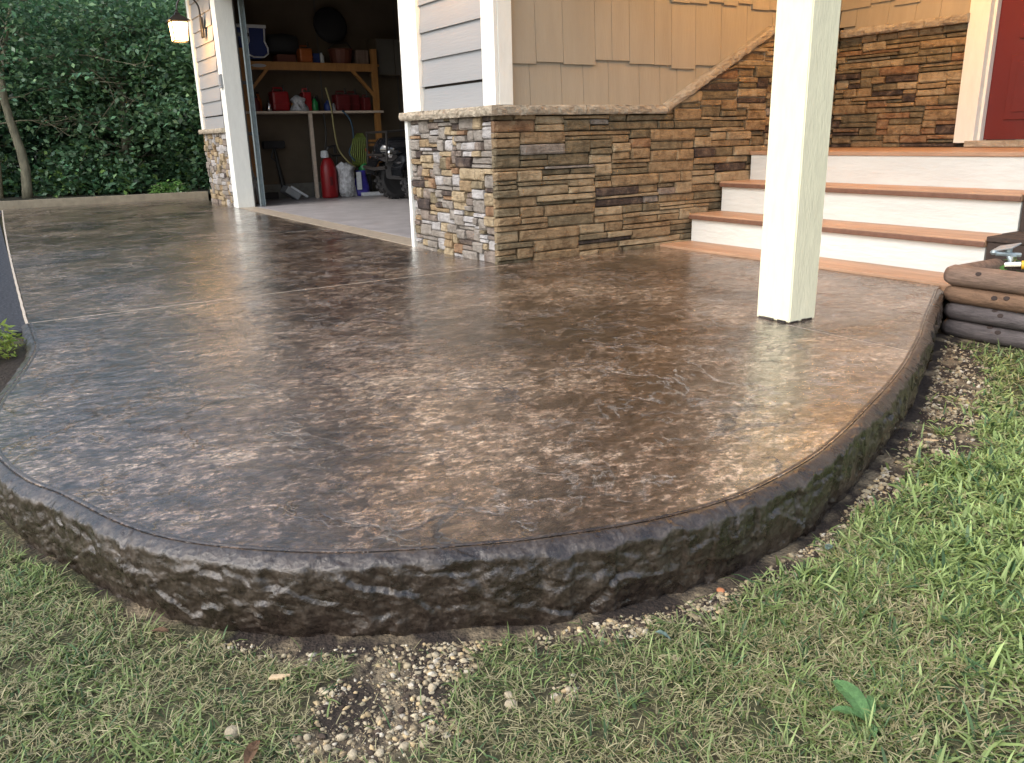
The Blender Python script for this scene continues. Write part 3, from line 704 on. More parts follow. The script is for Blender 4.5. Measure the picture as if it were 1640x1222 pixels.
# --- garage door track
tk = [(3.035, 10.66, .01), (3.035, 10.66, 2.44), (3.06, 10.66, 2.55), (3.18, 10.66, 2.66), (3.4, 10.66, 2.70), (6, 10.66, 2.73)]
mb = MB()
for a, b_ in zip(tk, tk[1:]):
    a = Vector(a); b_ = Vector(b_); d = (b_-a).normalized(); pp = Vector((0, 1, 0)).cross(d)*.03
    for off in (-1, 1): mb.prism([a+pp*off, a+pp*off+Vector((0, .05, 0)), a+pp*off*.88+Vector((0, .05, 0)), a+pp*off*.88], b_-a)
    mb.prism([a-pp+Vector((0, .051, 0)), a+pp+Vector((0, .051, 0)), a+pp+Vector((0, .054, 0)), a-pp+Vector((0, .054, 0))], b_-a)
track = hp('door_track', mb, M_steel)
mb = MB()
for z in (.35, .9, 1.5, 2.05): mb.box((XW+.173, 10.715, z-.02), (3.10, 10.722, z+.02))
hp('track_bracket', mb, M_black, parent=track)
mb = MB(); mb.box((3.35, 5.8, 2.62), (5.9, 10.6, 2.665)); hp('raised_garage_door', mb, M_wht)

# ------------------------------------------------------------------ STEPS
steps = thing('front_steps', (4.6, 3.4, 0), 'three white risers with terracotta treads climbing to the red door', 'steps')
YS0, YS1 = 2.29, Y0-.012
def sp(name, a, b_, m, bev=.004): mb = MB(); mb.box(a, b_, bev=bev); return obj(name, mb, m, steps)
sp('base_board', (XS0, YS0-.02, -.05), (XS1+.022, YS1, .014), M_tread)
for i, (x, z0, z1) in enumerate(((XS1+.024, -.03, Z1-.041), (XS2+.024, Z1-.005, Z2-.041), (XS3+.024, Z2-.005, Z3-.028))):
    sp('riser', (x, YS0+.006 if i < 2 else .9, z0), (x+.03, YS1-.004, z1), M_riser, .002)
sp('tread', (XS1, YS0, Z1-.04), (XS2+.05, YS1, Z1), M_tread, .006); sp('tread', (XS2, YS0, Z2-.04), (XS3+.05, YS1, Z2), M_tread, .006)
for x_, z_ in ((XS1, Z1), (XS2, Z2)): sp('nosing_shade', (x_-.006, YS0+.001, z_-.039), (x_+.02, YS1-.001, z_-.010), M_nose_shade, .006)  # added strips on the tread fronts, painted dark brown for their shade
sp('porch_floor', (XS3+.012, .85, Z3-.027), (XC+.06, YS1, Z3), M_tread, .004)
sp('step_stringer', (XS1+.055, YS0+.01, -.1), (XC, YS1-.05, Z1-.042), M_timber, 0)
sp('step_stringer', (XS3+.056, .95, Z1), (XC, YS1-.05, Z3-.03), M_timber, 0)

# ------------------------------------------------------------------ POST
mb = MB(); mb.prism([(2.808, 2.405, .003), (2.816, 2.232, .003), (2.974, 2.224, .003), (2.966, 2.397, .003)], (0, 0, 2.476))
bmesh.ops.bevel(mb.b, geom=[e for e in mb.b.edges], offset=.004, segments=2, affect='EDGES')
post = thing('porch_post', (2.89, 2.315, 0), 'square cream-white porch post standing on the wet patio', 'post')
obj('shaft', mb, M_post, post)
mb = MB()
for (x, y, sx, sy) in ((2.8075, 2.34, .0025, .03), (2.812, 2.27, .0025, .022), (2.84, 2.2265, .028, .0025), (2.93, 2.222, .02, .0025), (2.9, 2.2245, .012, .0025), (2.8085, 2.38, .0025, .012)):
    h = random.uniform(.006, .013); mb.box((x-sx, y-sy, .001), (x+sx, y+sy, h), bev=.001)
obj('mortar_splash', mb, M_curb, post)

# ------------------------------------------------------------------ LANTERNS
def lantern(y, z, label, power):
    L0 = thing('wall_lantern', (X0-.02, y, z), label, 'lantern', None)
    cx = X0-.30; cz = z
    mb = MB(); mb.box((X0-.03, y-.055, z-.12), (X0-.006, y+.055, z+.12), bev=.01); obj('backplate', mb, M_black, L0)
    mb = MB(); pts = [(X0-.02, y, z-.03)]
    for k_ in range(11):
        a = math.pi*k_/10; pts.append((X0-.16+.135*math.cos(a), y, z+.20+.15*math.sin(a)))
    pts.append((cx+.005, y, z+.19)); mb.tube(pts, .011, 8); obj('scroll_arm', mb, M_black, L0, smooth=True)
    mb = MB(); mb.lathe((cx, y, cz+.155), [(.02, -.005), (.017, .02), (.022, .03), (.008, .042)], 10); obj('hanging_ring', mb, M_black, L0)
    n4 = 4; mb = MB()
    def ring(r, zz): return [(cx+r*math.cos(math.pi/4+k_*math.pi/2), y+r*math.sin(math.pi/4+k_*math.pi/2), zz) for k_ in range(4)]
    rings = [[mb.b.verts.new(p) for p in ring(r, zz)] for r, zz in ((.03, cz+.165), (.045, cz+.14), (.17, cz+.075), (.175, cz+.06), (.13, cz+.058))]
    for a, b_ in zip(rings, rings[1:]):
        for k_ in range(4): mb.b.faces.new((a[k_], a[(k_+1) % 4], b_[(k_+1) % 4], b_[k_]))
    mb.b.faces.new(rings[0]); mb.b.faces.new(rings[-1][::-1]); obj('lantern_roof', mb, M_black, L0)
    top = ring(.135, cz+.055); bot = ring(.115, cz-.17)
    mb = MB()
    for k_ in range(4):
        mb.tube([top[k_], bot[k_]], .007, 6); mb.tube([top[k_], top[(k_+1) % 4]], .007, 6); mb.tube([bot[k_], bot[(k_+1) % 4]], .008, 6)
    obj('lantern_frame', mb, M_black, L0)
    for k_ in range(4):
        a, b_, c, d = Vector(top[k_]), Vector(top[(k_+1) % 4]), Vector(bot[(k_+1) % 4]), Vector(bot[k_]); mid_ = (a+b_+c+d)/4; s = lambda p: mid_+(p-mid_)*.93
        nn = (b_-a).cross(d-a).normalized()*.004; mb = MB(); mb.prism([s(a), s(b_), s(c), s(d)], nn); obj('glass_pane', mb, M_lamp, L0)
    li = bpy.data.lights.new('lantern_light', 'POINT'); li.energy = power; li.color = (1, .58, .25); li.shadow_soft_size = .12
    lo = bpy.data.objects.new('lantern_light', li); C.objects.link(lo); lo.parent = L0; lo.location = Vector((cx-.0, y, cz-.24))-Vector(L0.location)
    li2 = bpy.data.lights.new('lantern_light', 'POINT'); li2.energy = power*.35; li2.color = (1, .58, .25); li2.shadow_soft_size = .05
    lo2 = bpy.data.objects.new('lantern_light', li2); C.objects.link(lo2); lo2.parent = L0; lo2.location = Vector((cx+.17, y-.02, cz-.03))-Vector(L0.location)
lantern(11.42, 2.19, 'lit black wall lantern on the far side of the garage opening', 5)
lantern(5.03, 2.2, 'lit black wall lantern on grey siding between garage opening and house corner', 4)
# porch ceiling lamp (its glow is what warms the entry)
pl = thing('porch_ceiling_light', (5.0, 3.35, 2.70), 'flush glass lamp lit on the porch ceiling above the front door steps', 'lamp')
mb = MB(); mb.lathe((5.0, 3.35, 2.67), [(.14, 0), (.15, .012), (.15, .03)], 20); obj('lamp_base', mb, M_black, pl)
mb = MB(); mb.lathe((5.0, 3.35, 2.58), [(.03, 0), (.09, .012), (.125, .045), (.13, .088)], 20); obj('glass_bowl', mb, M_lamp, pl, smooth=True)
li = bpy.data.lights.new('porch_light', 'POINT'); li.energy = 38; li.color = (1, .52, .17); li.shadow_soft_size = .1
lo = bpy.data.objects.new('porch_light', li); C.objects.link(lo); lo.parent = pl; lo.location = (0, 0, -.22)
# keypad
kp = thing('garage_keypad', (X0-.01, YL+.06, 1.53), 'small grey keypad on the white garage door casing', 'keypad')
mb = MB(); mb.box((X0-.035, YL+.02, 1.44), (X0-.005, YL+.12, 1.60), bev=.006); obj('keypad_case', mb, M_grey, kp)
mb = MB(); mb.box((X0-.041, YL+.03, 1.47), (X0-.0355, YL+.11, 1.59), bev=.002); obj('keypad_cover', mb, M_grey, kp)

# ------------------------------------------------------------------ GARAGE CONTENTS
YS = 11.6
sh = thing('shelving_unit', (4.15, 11.8, 0), 'orange pine shelving with diagonal braces along the garage side wall', 'shelves')
def gp(name, a, b_, m, parent=sh, bev=.002): mb = MB(); mb.box(a, b_, bev=bev); return obj(name, mb, m, parent)
gp('shelf_post', (3.17, YS, .0), (3.255, YS+.05, 1.99), M_pine); gp('shelf_post', (5.07, YS, .0), (5.155, YS+.05, 2.03), M_pine)
gp('beam', (3.256, YS-.01, 1.725), (5.069, YS+.03, 1.83), M_pine)
gp('shelf_board', (3.10, YS+.031, 1.80), (5.2, 12.03, 1.828), M_pine)
gp('shelf_board', (3.10, YS-.02, 1.165), (5.2, 12.03, 1.195), M_palew)
for s, x0_, x1_ in ((1, 3.25, 3.57), (-1, 5.075, 4.755)):
    mb = MB(); mb.prism([(x0_, YS-.005, 1.38), (x1_, YS-.005, 1.725), (x1_-s*.055, YS-.005, 1.725), (x0_, YS-.005, 1.44)], (0, .04, 0)); obj('brace', mb, M_pine, sh)
gp('support_post', (4.065, YS-.01, .004), (4.115, YS+.03, 1.163), M_palew)
mb = MB(); mb.lathe((3.44, YS-.012, 1.775), [(.10, 0), (.10, .003)], 20, sx=1, sy=.22, rot=Matrix.Rotation(R(90), 3, 'X')); obj('beam_plate', mb, M_grey, sh)
# things on and below the shelves
def gas_can(name, x, y, z, w_, d_, h, label, m=M_redp, group=None, cat='fuel can'):
    t = thing(name, (x, y, z), label, cat, group)
    mb = MB(); mb.box((x-w_/2, y-d_/2, z+.002), (x+w_/2, y+d_/2, z+h*.85), bev=min(w_, d_)*.16)
    mb.box((x-w_*.52, y-d_*.52, z+h*.3), (x+w_*.52, y+d_*.52, z+h*.36), bev=.004); obj('tank', mb, m, t, smooth=False)
    mb = MB(); mb.tube([(x-w_*.32, y, z+h*.83), (x-w_*.28, y, z+h), (x+w_*.2, y, z+h), (x+w_*.3, y, z+h*.83)], h*.045, 8); obj('handle', mb, m, t)
    mb = MB(); mb.lathe((x+w_*.33, y, z+h*.84), [(.026, 0), (.026, .025), (.014, .03), (.010, .09)], 12); obj('spout', mb, M_black, t)
    return t
gas_can('fuel_can', 3.725, 11.78, 1.195, .235, .2, .31, 'squarish red fuel can on the shelf beside the left brace')
gas_can('fuel_can', 4.10, 11.76, 1.195, .12, .16, .30, 'narrow red fuel can beside white cloth on the shelf')
gas_can('fuel_can', 4.63, 11.78, 1.195, .22, .2, .27, 'dull red fuel can left of the pair near the right brace', M_redd)
gas_can('fuel_can', 4.83, 11.86, 1.195, .18, .2, .27, 'dull red fuel can right of the pair near the right brace', M_redd)
gas_can('fuel_can', 4.985, 11.74, 1.195, .11, .16, .22, 'small dull red fuel can at the right post of the shelf', M_redd)
t = thing('fuel_jug', (4.245, 11.50, .004), 'tall bright red fuel jug on the garage floor beside the pale support post', 'fuel jug')
mb = MB(); mb.lathe((4.245, 11.50, .005), [(.125, 0), (.135, .02), (.135, .36), (.125, .44), (.085, .52), (.05, .555)], 20, sx=.88, sy=.7); obj('tank', mb, M_redp, t, smooth=True)
mb = MB(); mb.lathe((4.21, 11.50, .56), [(.05, 0), (.058, .02), (.05, .09), (.03, .1)], 12); obj('cap', mb, M_wht, t)
mb = MB(); mb.tube([(4.2, 11.5, .60), (4.26, 11.47, .70), (4.36, 11.47, .72), (4.37, 11.5, .62)], .022, 8); obj('pump_handle', mb, M_black, t)
mb = MB(); mb.box((4.225, 11.395, .18), (4.265, 11.41, .30), bev=.006); obj('grip', mb, M_redd, t)
t = thing('spray_tank', (4.47, 11.72, .004), 'dim grey spray tank behind the red fuel jug', 'sprayer')
mb = MB(); mb.lathe((4.47, 11.72, .005), [(.09, 0), (.1, .02), (.1, .33), (.06, .4), (.03, .42)], 16); obj('tank', mb, M_grey, t, smooth=True)
mb = MB(); mb.tube([(4.47, 11.72, .42), (4.47, 11.72, .58)], .014, 8); mb.tube([(4.40, 11.72, .58), (4.54, 11.72, .58)], .014, 8); obj('pump_handle', mb, M_black, t)
t = thing('detergent_bag', (4.73, 11.50, .004), 'violet blue bag slumped beside a white carton on the garage floor', 'bag')
mb = MB(); mb.lathe((4.735, 11.50, .005), [(.10, 0), (.12, .03), (.115, .12), (.095, .22), (.075, .3), (.085, .36)], 14, sx=1, sy=.55)
for v in mb.b.verts: v.co += Vector((mn.noise(v.co*14), mn.noise(v.co*15+Vector((3, 0, 0))), 0))*.025
obj('sack', mb, M_purp, t, smooth=True)
mb = MB(); mb.box((4.63, 11.40, .10), (4.70, 11.43, .35), bev=.004); obj('white_flap', mb, M_wht, t)
t = thing('white_carton', (4.60, 11.52, .004), 'upright white carton with a red patch leaning on the violet bag', 'carton')
mb = MB(); mb.box((4.56, 11.46, .005), (4.62, 11.58, .30), rot=Matrix.Rotation(R(-8), 3, 'Y'), bev=.004); obj('box', mb, M_wht, t)
mb = MB(); mb.box((4.568, 11.452, .16), (4.60, 11.458, .23), rot=Matrix.Rotation(R(-8), 3, 'Y')); obj('red_patch', mb, M_redp, t)
t = obj('crumpled_bag', (lambda mb: mb.lathe((4.49, 11.46, .005), [(.08, 0), (.11, .08), (.12, .25), (.10, .36), (.13, .42), (.06, .47)], 18))(MB()), M_crump, smooth=True, label='crumpled white plastic bag with black folds beside the red fuel jug', cat='bag')
for v in t.data.vertices: v.co += Vector((mn.noise(v.co*16), mn.noise(v.co*17+Vector((5, 0, 0))), mn.noise(v.co*13)))*.05
mb = MB(); mb.box((4.69, 11.36, .006), (5.04, 11.50, .055), bev=.006); obj('flat_box', mb, M_wht, label='flat white box lying on the garage floor before the violet bag', cat='box')
# broom and scoop
t = thing('push_broom', (3.64, 11.90, .01), 'black foam headed broom standing head up against the tan garage wall', 'broom')
mb = MB(); mb.box((3.455, 11.83, .70), (3.775, 11.93, .81), bev=.03); obj('foam_head', mb, M_foam, t)
mb = MB(); mb.tube([(3.62, 11.87, .71), (3.645, 11.85, .45), (3.69, 11.82, .10)], [.018, .03, .036], 10); mb.tube([(3.60, 11.87, .70), (3.56, 11.86, .58), (3.62, 11.85, .52)], .012, 8); obj('handle', mb, M_black, t)
t = thing('dust_scoop', (3.70, 11.62, .005), 'grey plastic scoop lying tilted below the upright broom', 'dustpan')
rt = Matrix.Rotation(R(34), 3, 'Y')
mb = MB(); mb.box((3.60, 11.5, .05), (3.82, 11.74, .15), rot=rt, bev=.012); obj('pan', mb, M_grey, t)
mb = MB(); mb.box((3.66, 11.48, .10), (3.93, 11.52, .13), rot=rt, bev=.004); obj('rim', mb, M_wht, t)
mb = MB(); mb.box((3.30, 11.9, .006), (3.62, 12.0, .10), bev=.008); obj('toolbox', mb, M_black, label='low black case on the floor behind the grey scoop', cat='case')
# planks and pole by the opening
def lean(name, pb, pt, w_, m, label, cat, th=.03):
    pb = Vector(pb); pt = Vector(pt); d = pt-pb; sx = Vector((w_/2, 0, 0)); mb = MB(); mb.prism([pb-sx, pb+sx, pb+sx+Vector((0, th, 0)), pb-sx+Vector((0, th, 0))], d); return obj(name, mb, m, label=label, cat=cat)
lean('plank', (3.08, 11.2, .006), (3.01, 11.5, 1.02), .09, M_board, 'brown plank leaning beside the garage door track', 'plank')
lean('plank', (3.185, 11.3, .006), (3.03, 11.55, .93), .085, M_oldb, 'paint splashed dark plank leaning next to the brown plank', 'plank')
t = obj('metal_pole', MB().tube([(3.18, 11.52, .3), (3.155, 11.56, .93)], .012, 8), M_wht, label='thin pale metal pole leaning at the left shelf post', cat='pole')
# shelf top
t = thing('blue_bin', (3.39, 11.75, 1.828), 'dark blue shape with a pale rounded outline on the top shelf', 'bin')
mb = MB(); mb.prism([(3.215, 11.65, 2.25), (3.60, 11.65, 2.25), (3.575, 11.65, 2.10), (3.60, 11.65, 1.95), (3.50, 11.65, 1.86), (3.32, 11.65, 1.86), (3.24, 11.65, 1.95)], (0, .25, 0)); obj('body', mb, M_blue, t)
mb = MB(); mb.tube([(3.36, 11.64, 2.24), (3.36, 11.64, 2.08), (3.315, 11.64, 2.0), (3.33, 11.64, 1.92), (3.40, 11.64, 1.885), (3.54, 11.64, 1.885), (3.60, 11.64, 1.93), (3.60, 11.64, 2.0), (3.565, 11.64, 2.08), (3.575, 11.64, 2.24)], .011, 8); mb.box((3.215, 11.62, 2.245), (3.60, 11.65, 2.285), bev=.006); obj('pale_trim', mb, M_wht, t)
gas_can('fuel_can', 4.12, 11.7, 1.83, .18, .16, .22, 'orange red can on the top shelf left of the dark tub', M_orng)
t = thing('storage_tub', (4.68, 11.78, 1.83), 'dark rust coloured tub on the top shelf', 'tub')
mb = MB(); mb.lathe((4.68, 11.78, 1.83), [(.14, 0), (.17, .18), (.18, .185), (.18, .2), (.1, .205)], 16); obj('body', mb, M_tub, t)
mb = MB(); mb.tube([(4.5, 11.78, 2.03), (4.58, 11.76, 2.1), (4.78, 11.76, 2.12), (4.86, 11.78, 2.03)], .01, 8); obj('handle', mb, M_black, t)
t = obj('duffel_bag', MB().lathe((3.86, 11.82, 2.075), [(.04, -.22), (.12, -.19), (.14, 0), (.12, .19), (.04, .22)], 14, rot=Matrix.Rotation(R(90), 3, 'Y')), M_foam, smooth=True, label='black rolled bag on the top shelf beside the blue bin', cat='bag')
t = obj('seat_cushion', MB().lathe((4.62, 11.93, 2.36), [(.05, -.05), (.2, -.04), (.25, 0), (.2, .05), (.05, .055)], 18, rot=Matrix.Rotation(R(80), 3, 'X')), M_foam, smooth=True, label='round dark cushion hung above the rust coloured tub', cat='cushion')
t = thing('wall_cabinet', (5.4, 11.95, 1.69), 'pale cabinet hanging on the wall at the right of the shelves', 'cabinet')
mb = MB(); mb.box((5.2, 11.7, 1.69), (5.75, 12.035, 2.19), bev=.004); obj('carcass', mb, M_gwall, t)
for a in (5.205, 5.48):
    mb = MB(); mb.box((a, 11.68, 1.7), (a+.265, 11.698, 2.18), bev=.004); obj('cabinet_door', mb, M_dwall, t)
# small shelf goods
def bottle(x, z, r, h, m, label, y=11.75, capm=M_black):
    t = thing('bottle', (x, y, z), label, 'bottle'); mb = MB(); mb.lathe((x, y, z+.001), [(r*.9, 0), (r, .01), (r, h*.6), (r*.45, h*.78), (r*.4, h*.9)], 12); obj('body', mb, m, t, smooth=True)
    mb = MB(); mb.lathe((x, y, z+h*.9), [(r*.45, 0), (r*.45, h*.1)], 10); obj('cap', mb, capm, t)
bottle(3.40, 1.195, .05, .2, M_redd, 'small dark red bottle at the left end of the shelf')
bottle(3.46, 1.195, .045, .26, M_orng, 'amber orange bottle behind the small dark red one', 11.86)
bottle(3.31, 1.195, .04, .24, M_black, 'black bottle tucked against the left shelf post')
bottle(4.22, 1.195, .05, .19, M_grn, 'green bottle right of the narrow red fuel can')
bottle(4.42, 1.195, .06, .16, M_blue, 'dark blue bottle in the middle of the shelf')
bottle(4.38, 1.83, .04, .16, M_wht, 'pale bottle on the top shelf by the dark tub')
t = obj('white_cloth', MB().lathe((3.98, 11.72, 1.196), [(.13, 0), (.12, .05), (.09, .1), (.10, .16), (.05, .2)], 16), M_crump, smooth=True, label='bunched white cloth between two red fuel cans on the shelf', cat='cloth')
for v in t.data.vertices: v.co += Vector((mn.noise(v.co*19), mn.noise(v.co*17+Vector((5, 0, 0))), mn.noise(v.co*15)*.6))*.05
bottle(3.92, 1.195, .035, .15, M_yel, 'small yellow bottle beside the bunched white cloth')
bottle(4.30, 1.195, .035, .22, M_black, 'slim black bottle right of the green bottle', 11.85)
bottle(4.50, 1.195, .03, .12, M_grey, 'short grey bottle in front of the dull red cans')
bottle(3.55, 1.195, .04, .14, M_chrome, 'shiny tin bottle left of the squarish red fuel can', 11.7)
obj('carton', MB().box((3.72, 11.66, 1.829), (3.98, 11.9, 1.93), bev=.004), M_tub, label='flat brown carton on the top shelf under the black rolled bag', cat='carton')
obj('carton', MB().box((4.88, 11.68, 1.829), (5.06, 11.95, 2.02), bev=.004), M_board, label='upright brown carton on the top shelf at the right post', cat='carton')
obj('small_case', MB().box((4.24, 11.7, 1.829), (4.34, 11.9, 1.96), bev=.006), M_blue, label='small dark blue case on the top shelf beside the orange red can', cat='case')
# hoses and cords
def cable(name, pts, r, m, label, cat):
    P = [Vector(p) for p in pts]; out = []
    for i in range(len(P)-1):
        p0, p1, p2, p3 = P[max(i-1, 0)], P[i], P[i+1], P[min(i+2, len(P)-1)]
        for k_ in range(6):
            tt = k_/6; out.append(.5*((2*p1)+(-p0+p2)*tt+(2*p0-5*p1+4*p2-p3)*tt*tt+(-p0+3*p1-3*p2+p3)*tt**3))
    out.append(P[-1]); return obj(name, MB().tube(out, r, 7), m, label=label, cat=cat, smooth=True)
cable('air_hose', [(4.33, 11.55, 1.50), (4.38, 11.54, 1.25), (4.40, 11.54, .95), (4.44, 11.54, .68), (4.55, 11.5, .50), (4.66, 11.5, .42)], .011, M_hose, 'pale yellow hose hanging from the shelf to the floor goods', 'hose')
cable('blue_hose', [(4.56, 11.58, 1.2), (4.66, 11.54, 1.05), (4.68, 11.54, .8), (4.60, 11.54, .62), (4.66, 11.5, .5)], .012, M_hose2, 'dark blue hose looping down right of the pale yellow one', 'hose')
cable('black_cord', [(4.27, 11.55, 1.16), (4.28, 11.54, .9), (4.24, 11.54, .66), (4.32, 11.52, .6)], .008, M_black, 'thin black cord hanging just right of the pale support post', 'cord')
mb = MB()
for k_ in range(9):
    a = (k_-4)*.022; mb.tube([(4.79+a*.4, 11.56, .88), (4.77+a*1.1, 11.53, .80), (4.75+a*1.5, 11.52, .62), (4.75+a*1.2, 11.53, .47), (4.77+a*.5, 11.55, .42)], .011, 6)
obj('coiled_cord', mb, M_cord, smooth=True, label='lime green coiled cord hanging above the green can', cat='cord')
t = thing('watering_can', (4.82, 11.58, .30), 'bright green can under the lime cord', 'watering can')
mb = MB(); mb.lathe((4.82, 11.58, .30), [(.06, 0), (.085, .05), (.08, .13), (.04, .18)], 14); obj('body', mb, M_grn, t, smooth=True)
mb = MB(); mb.tube([(4.75, 11.58, .42), (4.78, 11.58, .52), (4.87, 11.58, .50)], .01, 8); obj('handle', mb, M_grn, t)
mb = MB(); mb.box((4.74, 11.55, .006), (4.92, 11.75, .298), bev=.01); obj('waste_bin', mb, M_rubber, label='dark box standing under the bright green can', cat='box')
t = obj('orange_lever', MB().tube([(4.84, 11.5, .67), (4.93, 11.48, .50), (5.0, 11.46, .36)], .02, 8), M_orng, label='orange tool handle slanting down beside the lime cord', cat='tool')
t = obj('orange_rail', MB().box((4.85, 11.56, .70), (5.06, 11.60, .735)).box((4.85, 11.56, .76), (5.06, 11.60, .79)), M_pine, label='pair of short orange rails behind the black quad bike', cat='rail')
t = obj('red_white_stake', MB().tube([(5.04, 11.2, .01), (5.03, 11.25, .2)], .013, 8).tube([(5.03, 11.25, .2), (5.02, 11.3, .38)], .011, 8), M_redp, label='thin red stake standing in front of the black quad bike', cat='stake')

# quad bike
q = thing('quad_bike', (5.35, 10.1, .004), 'glossy black quad bike parked at the right of the open garage', 'quad bike')
def wheel(x, y, r=.27, w_=.22):
    wh = obj('wheel', MB().lathe((x, y, r+.006), [(r*.45, -w_*.3), (r*.5, -w_*.3), (r*.5, w_*.3), (r*.45, w_*.3)], 18, rot=Matrix.Rotation(R(90), 3, 'X')), M_steel, q)
    ty = MB(); ty.lathe((x, y, r+.006), [(r*.52, -w_*.42), (r*.8, -w_*.5), (r*.94, -w_*.42), (r*.97, 0), (r*.94, w_*.42), (r*.8, w_*.5), (r*.52, w_*.42)], 24, rot=Matrix.Rotation(R(90), 3, 'X'))
    for k_ in range(20):
        a = k_*math.pi/10
        for s in (-1, 1):
            rm = Matrix.Rotation(-a+s*.08, 3, 'Y'); c = Vector((x, y+s*w_*.24, r+.006))+Vector((math.cos(a+s*.08), 0, math.sin(a+s*.08)))*r*.97
            ty.box(c-Vector((.014, w_*.18, .02)), c+Vector((.014, w_*.18, .02)), rot=rm)
    obj('tyre', ty, M_rubber, wh)
for (x, y) in ((4.83, 9.70), (4.83, 10.52), (6.05, 9.72), (6.05, 10.5)): wheel(x, y)
mb = MB()
for (cx, s) in ((4.83, -1), (6.05, 1)):
    for yy in (9.68, 10.52):
        pr = [(cx+.40*math.cos(a), .30+.36*math.sin(a)) for a in [R(t_) for t_ in range(8, 173, 15)]]
        pr2 = [(cx+.37*math.cos(a), .30+.33*math.sin(a)) for a in [R(t_) for t_ in range(172, 7, -15)]]
        mb = MB(); mb.prism([(a, yy-.15, b_) for a, b_ in pr+pr2], (0, .30, 0)); obj('fender', mb, M_gloss, q)
bd = MB(); bd.lathe((4.75, 10.1, .66), [(.10, -.36), (.24, -.28), (.27, -.05), (.24, .2), (.16, .5), (.15, .9), (.2, 1.2), (.08, 1.45)], 20, sx=.62, sy=1, rot=Matrix.Rotation(R(90), 3, 'Y')); obj('body_shell', bd, M_gloss, q, smooth=True)
mb = MB(); mb.box((4.6, 9.85, .28), (6.2, 10.35, .56), bev=.05); obj('engine', mb, M_rubber, q)
mb = MB(); mb.box((5.25, 9.94, .80), (6.0, 10.26, .90), bev=.04); obj('seat', mb, M_foam, q)
mb = MB()
for k_ in range(6): mb.tube([(4.42, 9.8+k_*.12, .88), (4.80, 9.8+k_*.12, .90)], .010, 6)
mb.tube([(4.42, 9.76, .88), (4.42, 10.44, .88)], .013, 6); mb.tube([(4.80, 9.76, .90), (4.80, 10.44, .90)], .013, 6); mb.tube([(4.42, 10.42, .88), (4.40, 10.42, .5)], .013, 6); mb.tube([(4.42, 9.8, .88), (4.40, 9.8, .5)], .013, 6); obj('front_rack', mb, M_black, q)
mb = MB(); mb.tube([(5.0, 9.72, 1.06), (5.05, 9.95, 1.02), (5.02, 10.1, .98), (5.05, 10.25, 1.02), (5.0, 10.5, 1.06)], .014, 8); mb.tube([(5.02, 10.1, .8), (5.02, 10.1, .98)], .025, 8); obj('handlebar', mb, M_black, q)
for yy in (9.88, 10.32):
    obj('headlight', MB().lathe((4.44, yy, .62), [(.02, 0), (.055, .015), (.06, .05)], 14, rot=Matrix.Rotation(R(90), 3, 'Y')), M_chrome, q)
mb = MB(); mb.tube([(4.36, 9.75, .45), (4.33, 10.1, .43), (4.36, 10.45, .45)], .022, 8); mb.tube([(4.38, 9.85, .6), (4.35, 10.1, .6), (4.38, 10.35, .6)], .018, 8); obj('bumper', mb, M_black, q)

# ------------------------------------------------------------------ LOG EDGING, BED, TIMBERS
lg = thing('log_retaining_wall', (4.0, 1.6, -.2), 'stacked round landscape logs edging the planting bed by the steps', 'retaining wall')
def log(a, b_, r, m, sd):
    a = Vector(a); b_ = Vector(b_); n_ = 60; pts = []; rs = []
    for i in range(n_+1):
        t_ = i/n_; p = a.lerp(b_, t_); L_ = (b_-a).length; e = min(t_, 1-t_)*L_
        rs.append(r*(.72+.28*min(1, e/.02)**.5)*(1+.02*mn.noise(Vector((t_*6, sd, 0))))); pts.append(p+Vector((.002*mn.noise(Vector((t_*4, sd, 2))), 0, .002*mn.noise(Vector((t_*5, sd, 4))))))
    o = obj('log', MB().tube(pts, rs, 16), m, lg, smooth=True)
    return o
for i, (z, r, xo, y0_, mi_) in enumerate(((-.185, .045, .012, 2.235, 2), (-.098, .044, .006, 2.23, 2), (-.012, .045, .0, 2.24, 1), (.082, .052, -.006, 2.245, 0))):
    lo_ = log((4.02+xo, y0_, z), (4.02+xo, .35, z), r, M_log[mi_], i)
    for kk in range(4):
        ky = 2.1-.14*kk-random.uniform(0, .1)*1.4; ang = R(random.uniform(10, 70)); px = 4.02+xo-r*math.cos(ang)*.985; pz = z+r*math.sin(ang)*.985
        kn = MB().lathe((px, ky, pz), [(.012, -.002), (.010, .0022), (.004, .0026)], 10, sx=1, sy=1.4, rot=Matrix.Rotation(-math.pi/2+ang, 3, 'Y')); obj('knot', kn, M_knot, lo_)
for i, (z, r) in enumerate(((-.185, .045), (-.098, .044), (-.012, .045), (.075, .048))):
    log((4.075, 2.235-.01*(i % 2), z), (5.6, 2.215, z), r, M_log[(i+1) % 2], 9+i)
mb = MB(); mb.box((4.05, -.2, -.3), (8, 2.18, .035)); bed = obj('planting_bed', mb, M_mulch, kind='structure')
tw = thing('timber_step_edging', (4.7, 2.2, 0), 'dark stepped timber edging at the right end of the front steps', 'edging')
for (x0_, x1_, zb, zt) in ((4.42, 4.56, .04, .232), (4.565, 4.72, .04, .236), (4.725, 4.88, .04, .49), (4.885, 5.04, .04, .494)):
    mb = MB(); mb.box((x0_, 2.05, zb), (x1_, 2.284, zt-.03), bev=.006); obj('timber_block', mb, M_timber, tw)
    mb = MB(); mb.box((x0_-.008, 2.04, zt-.028), (x1_, 2.288, zt), bev=.006); obj('cap_block', mb, M_timber, tw)
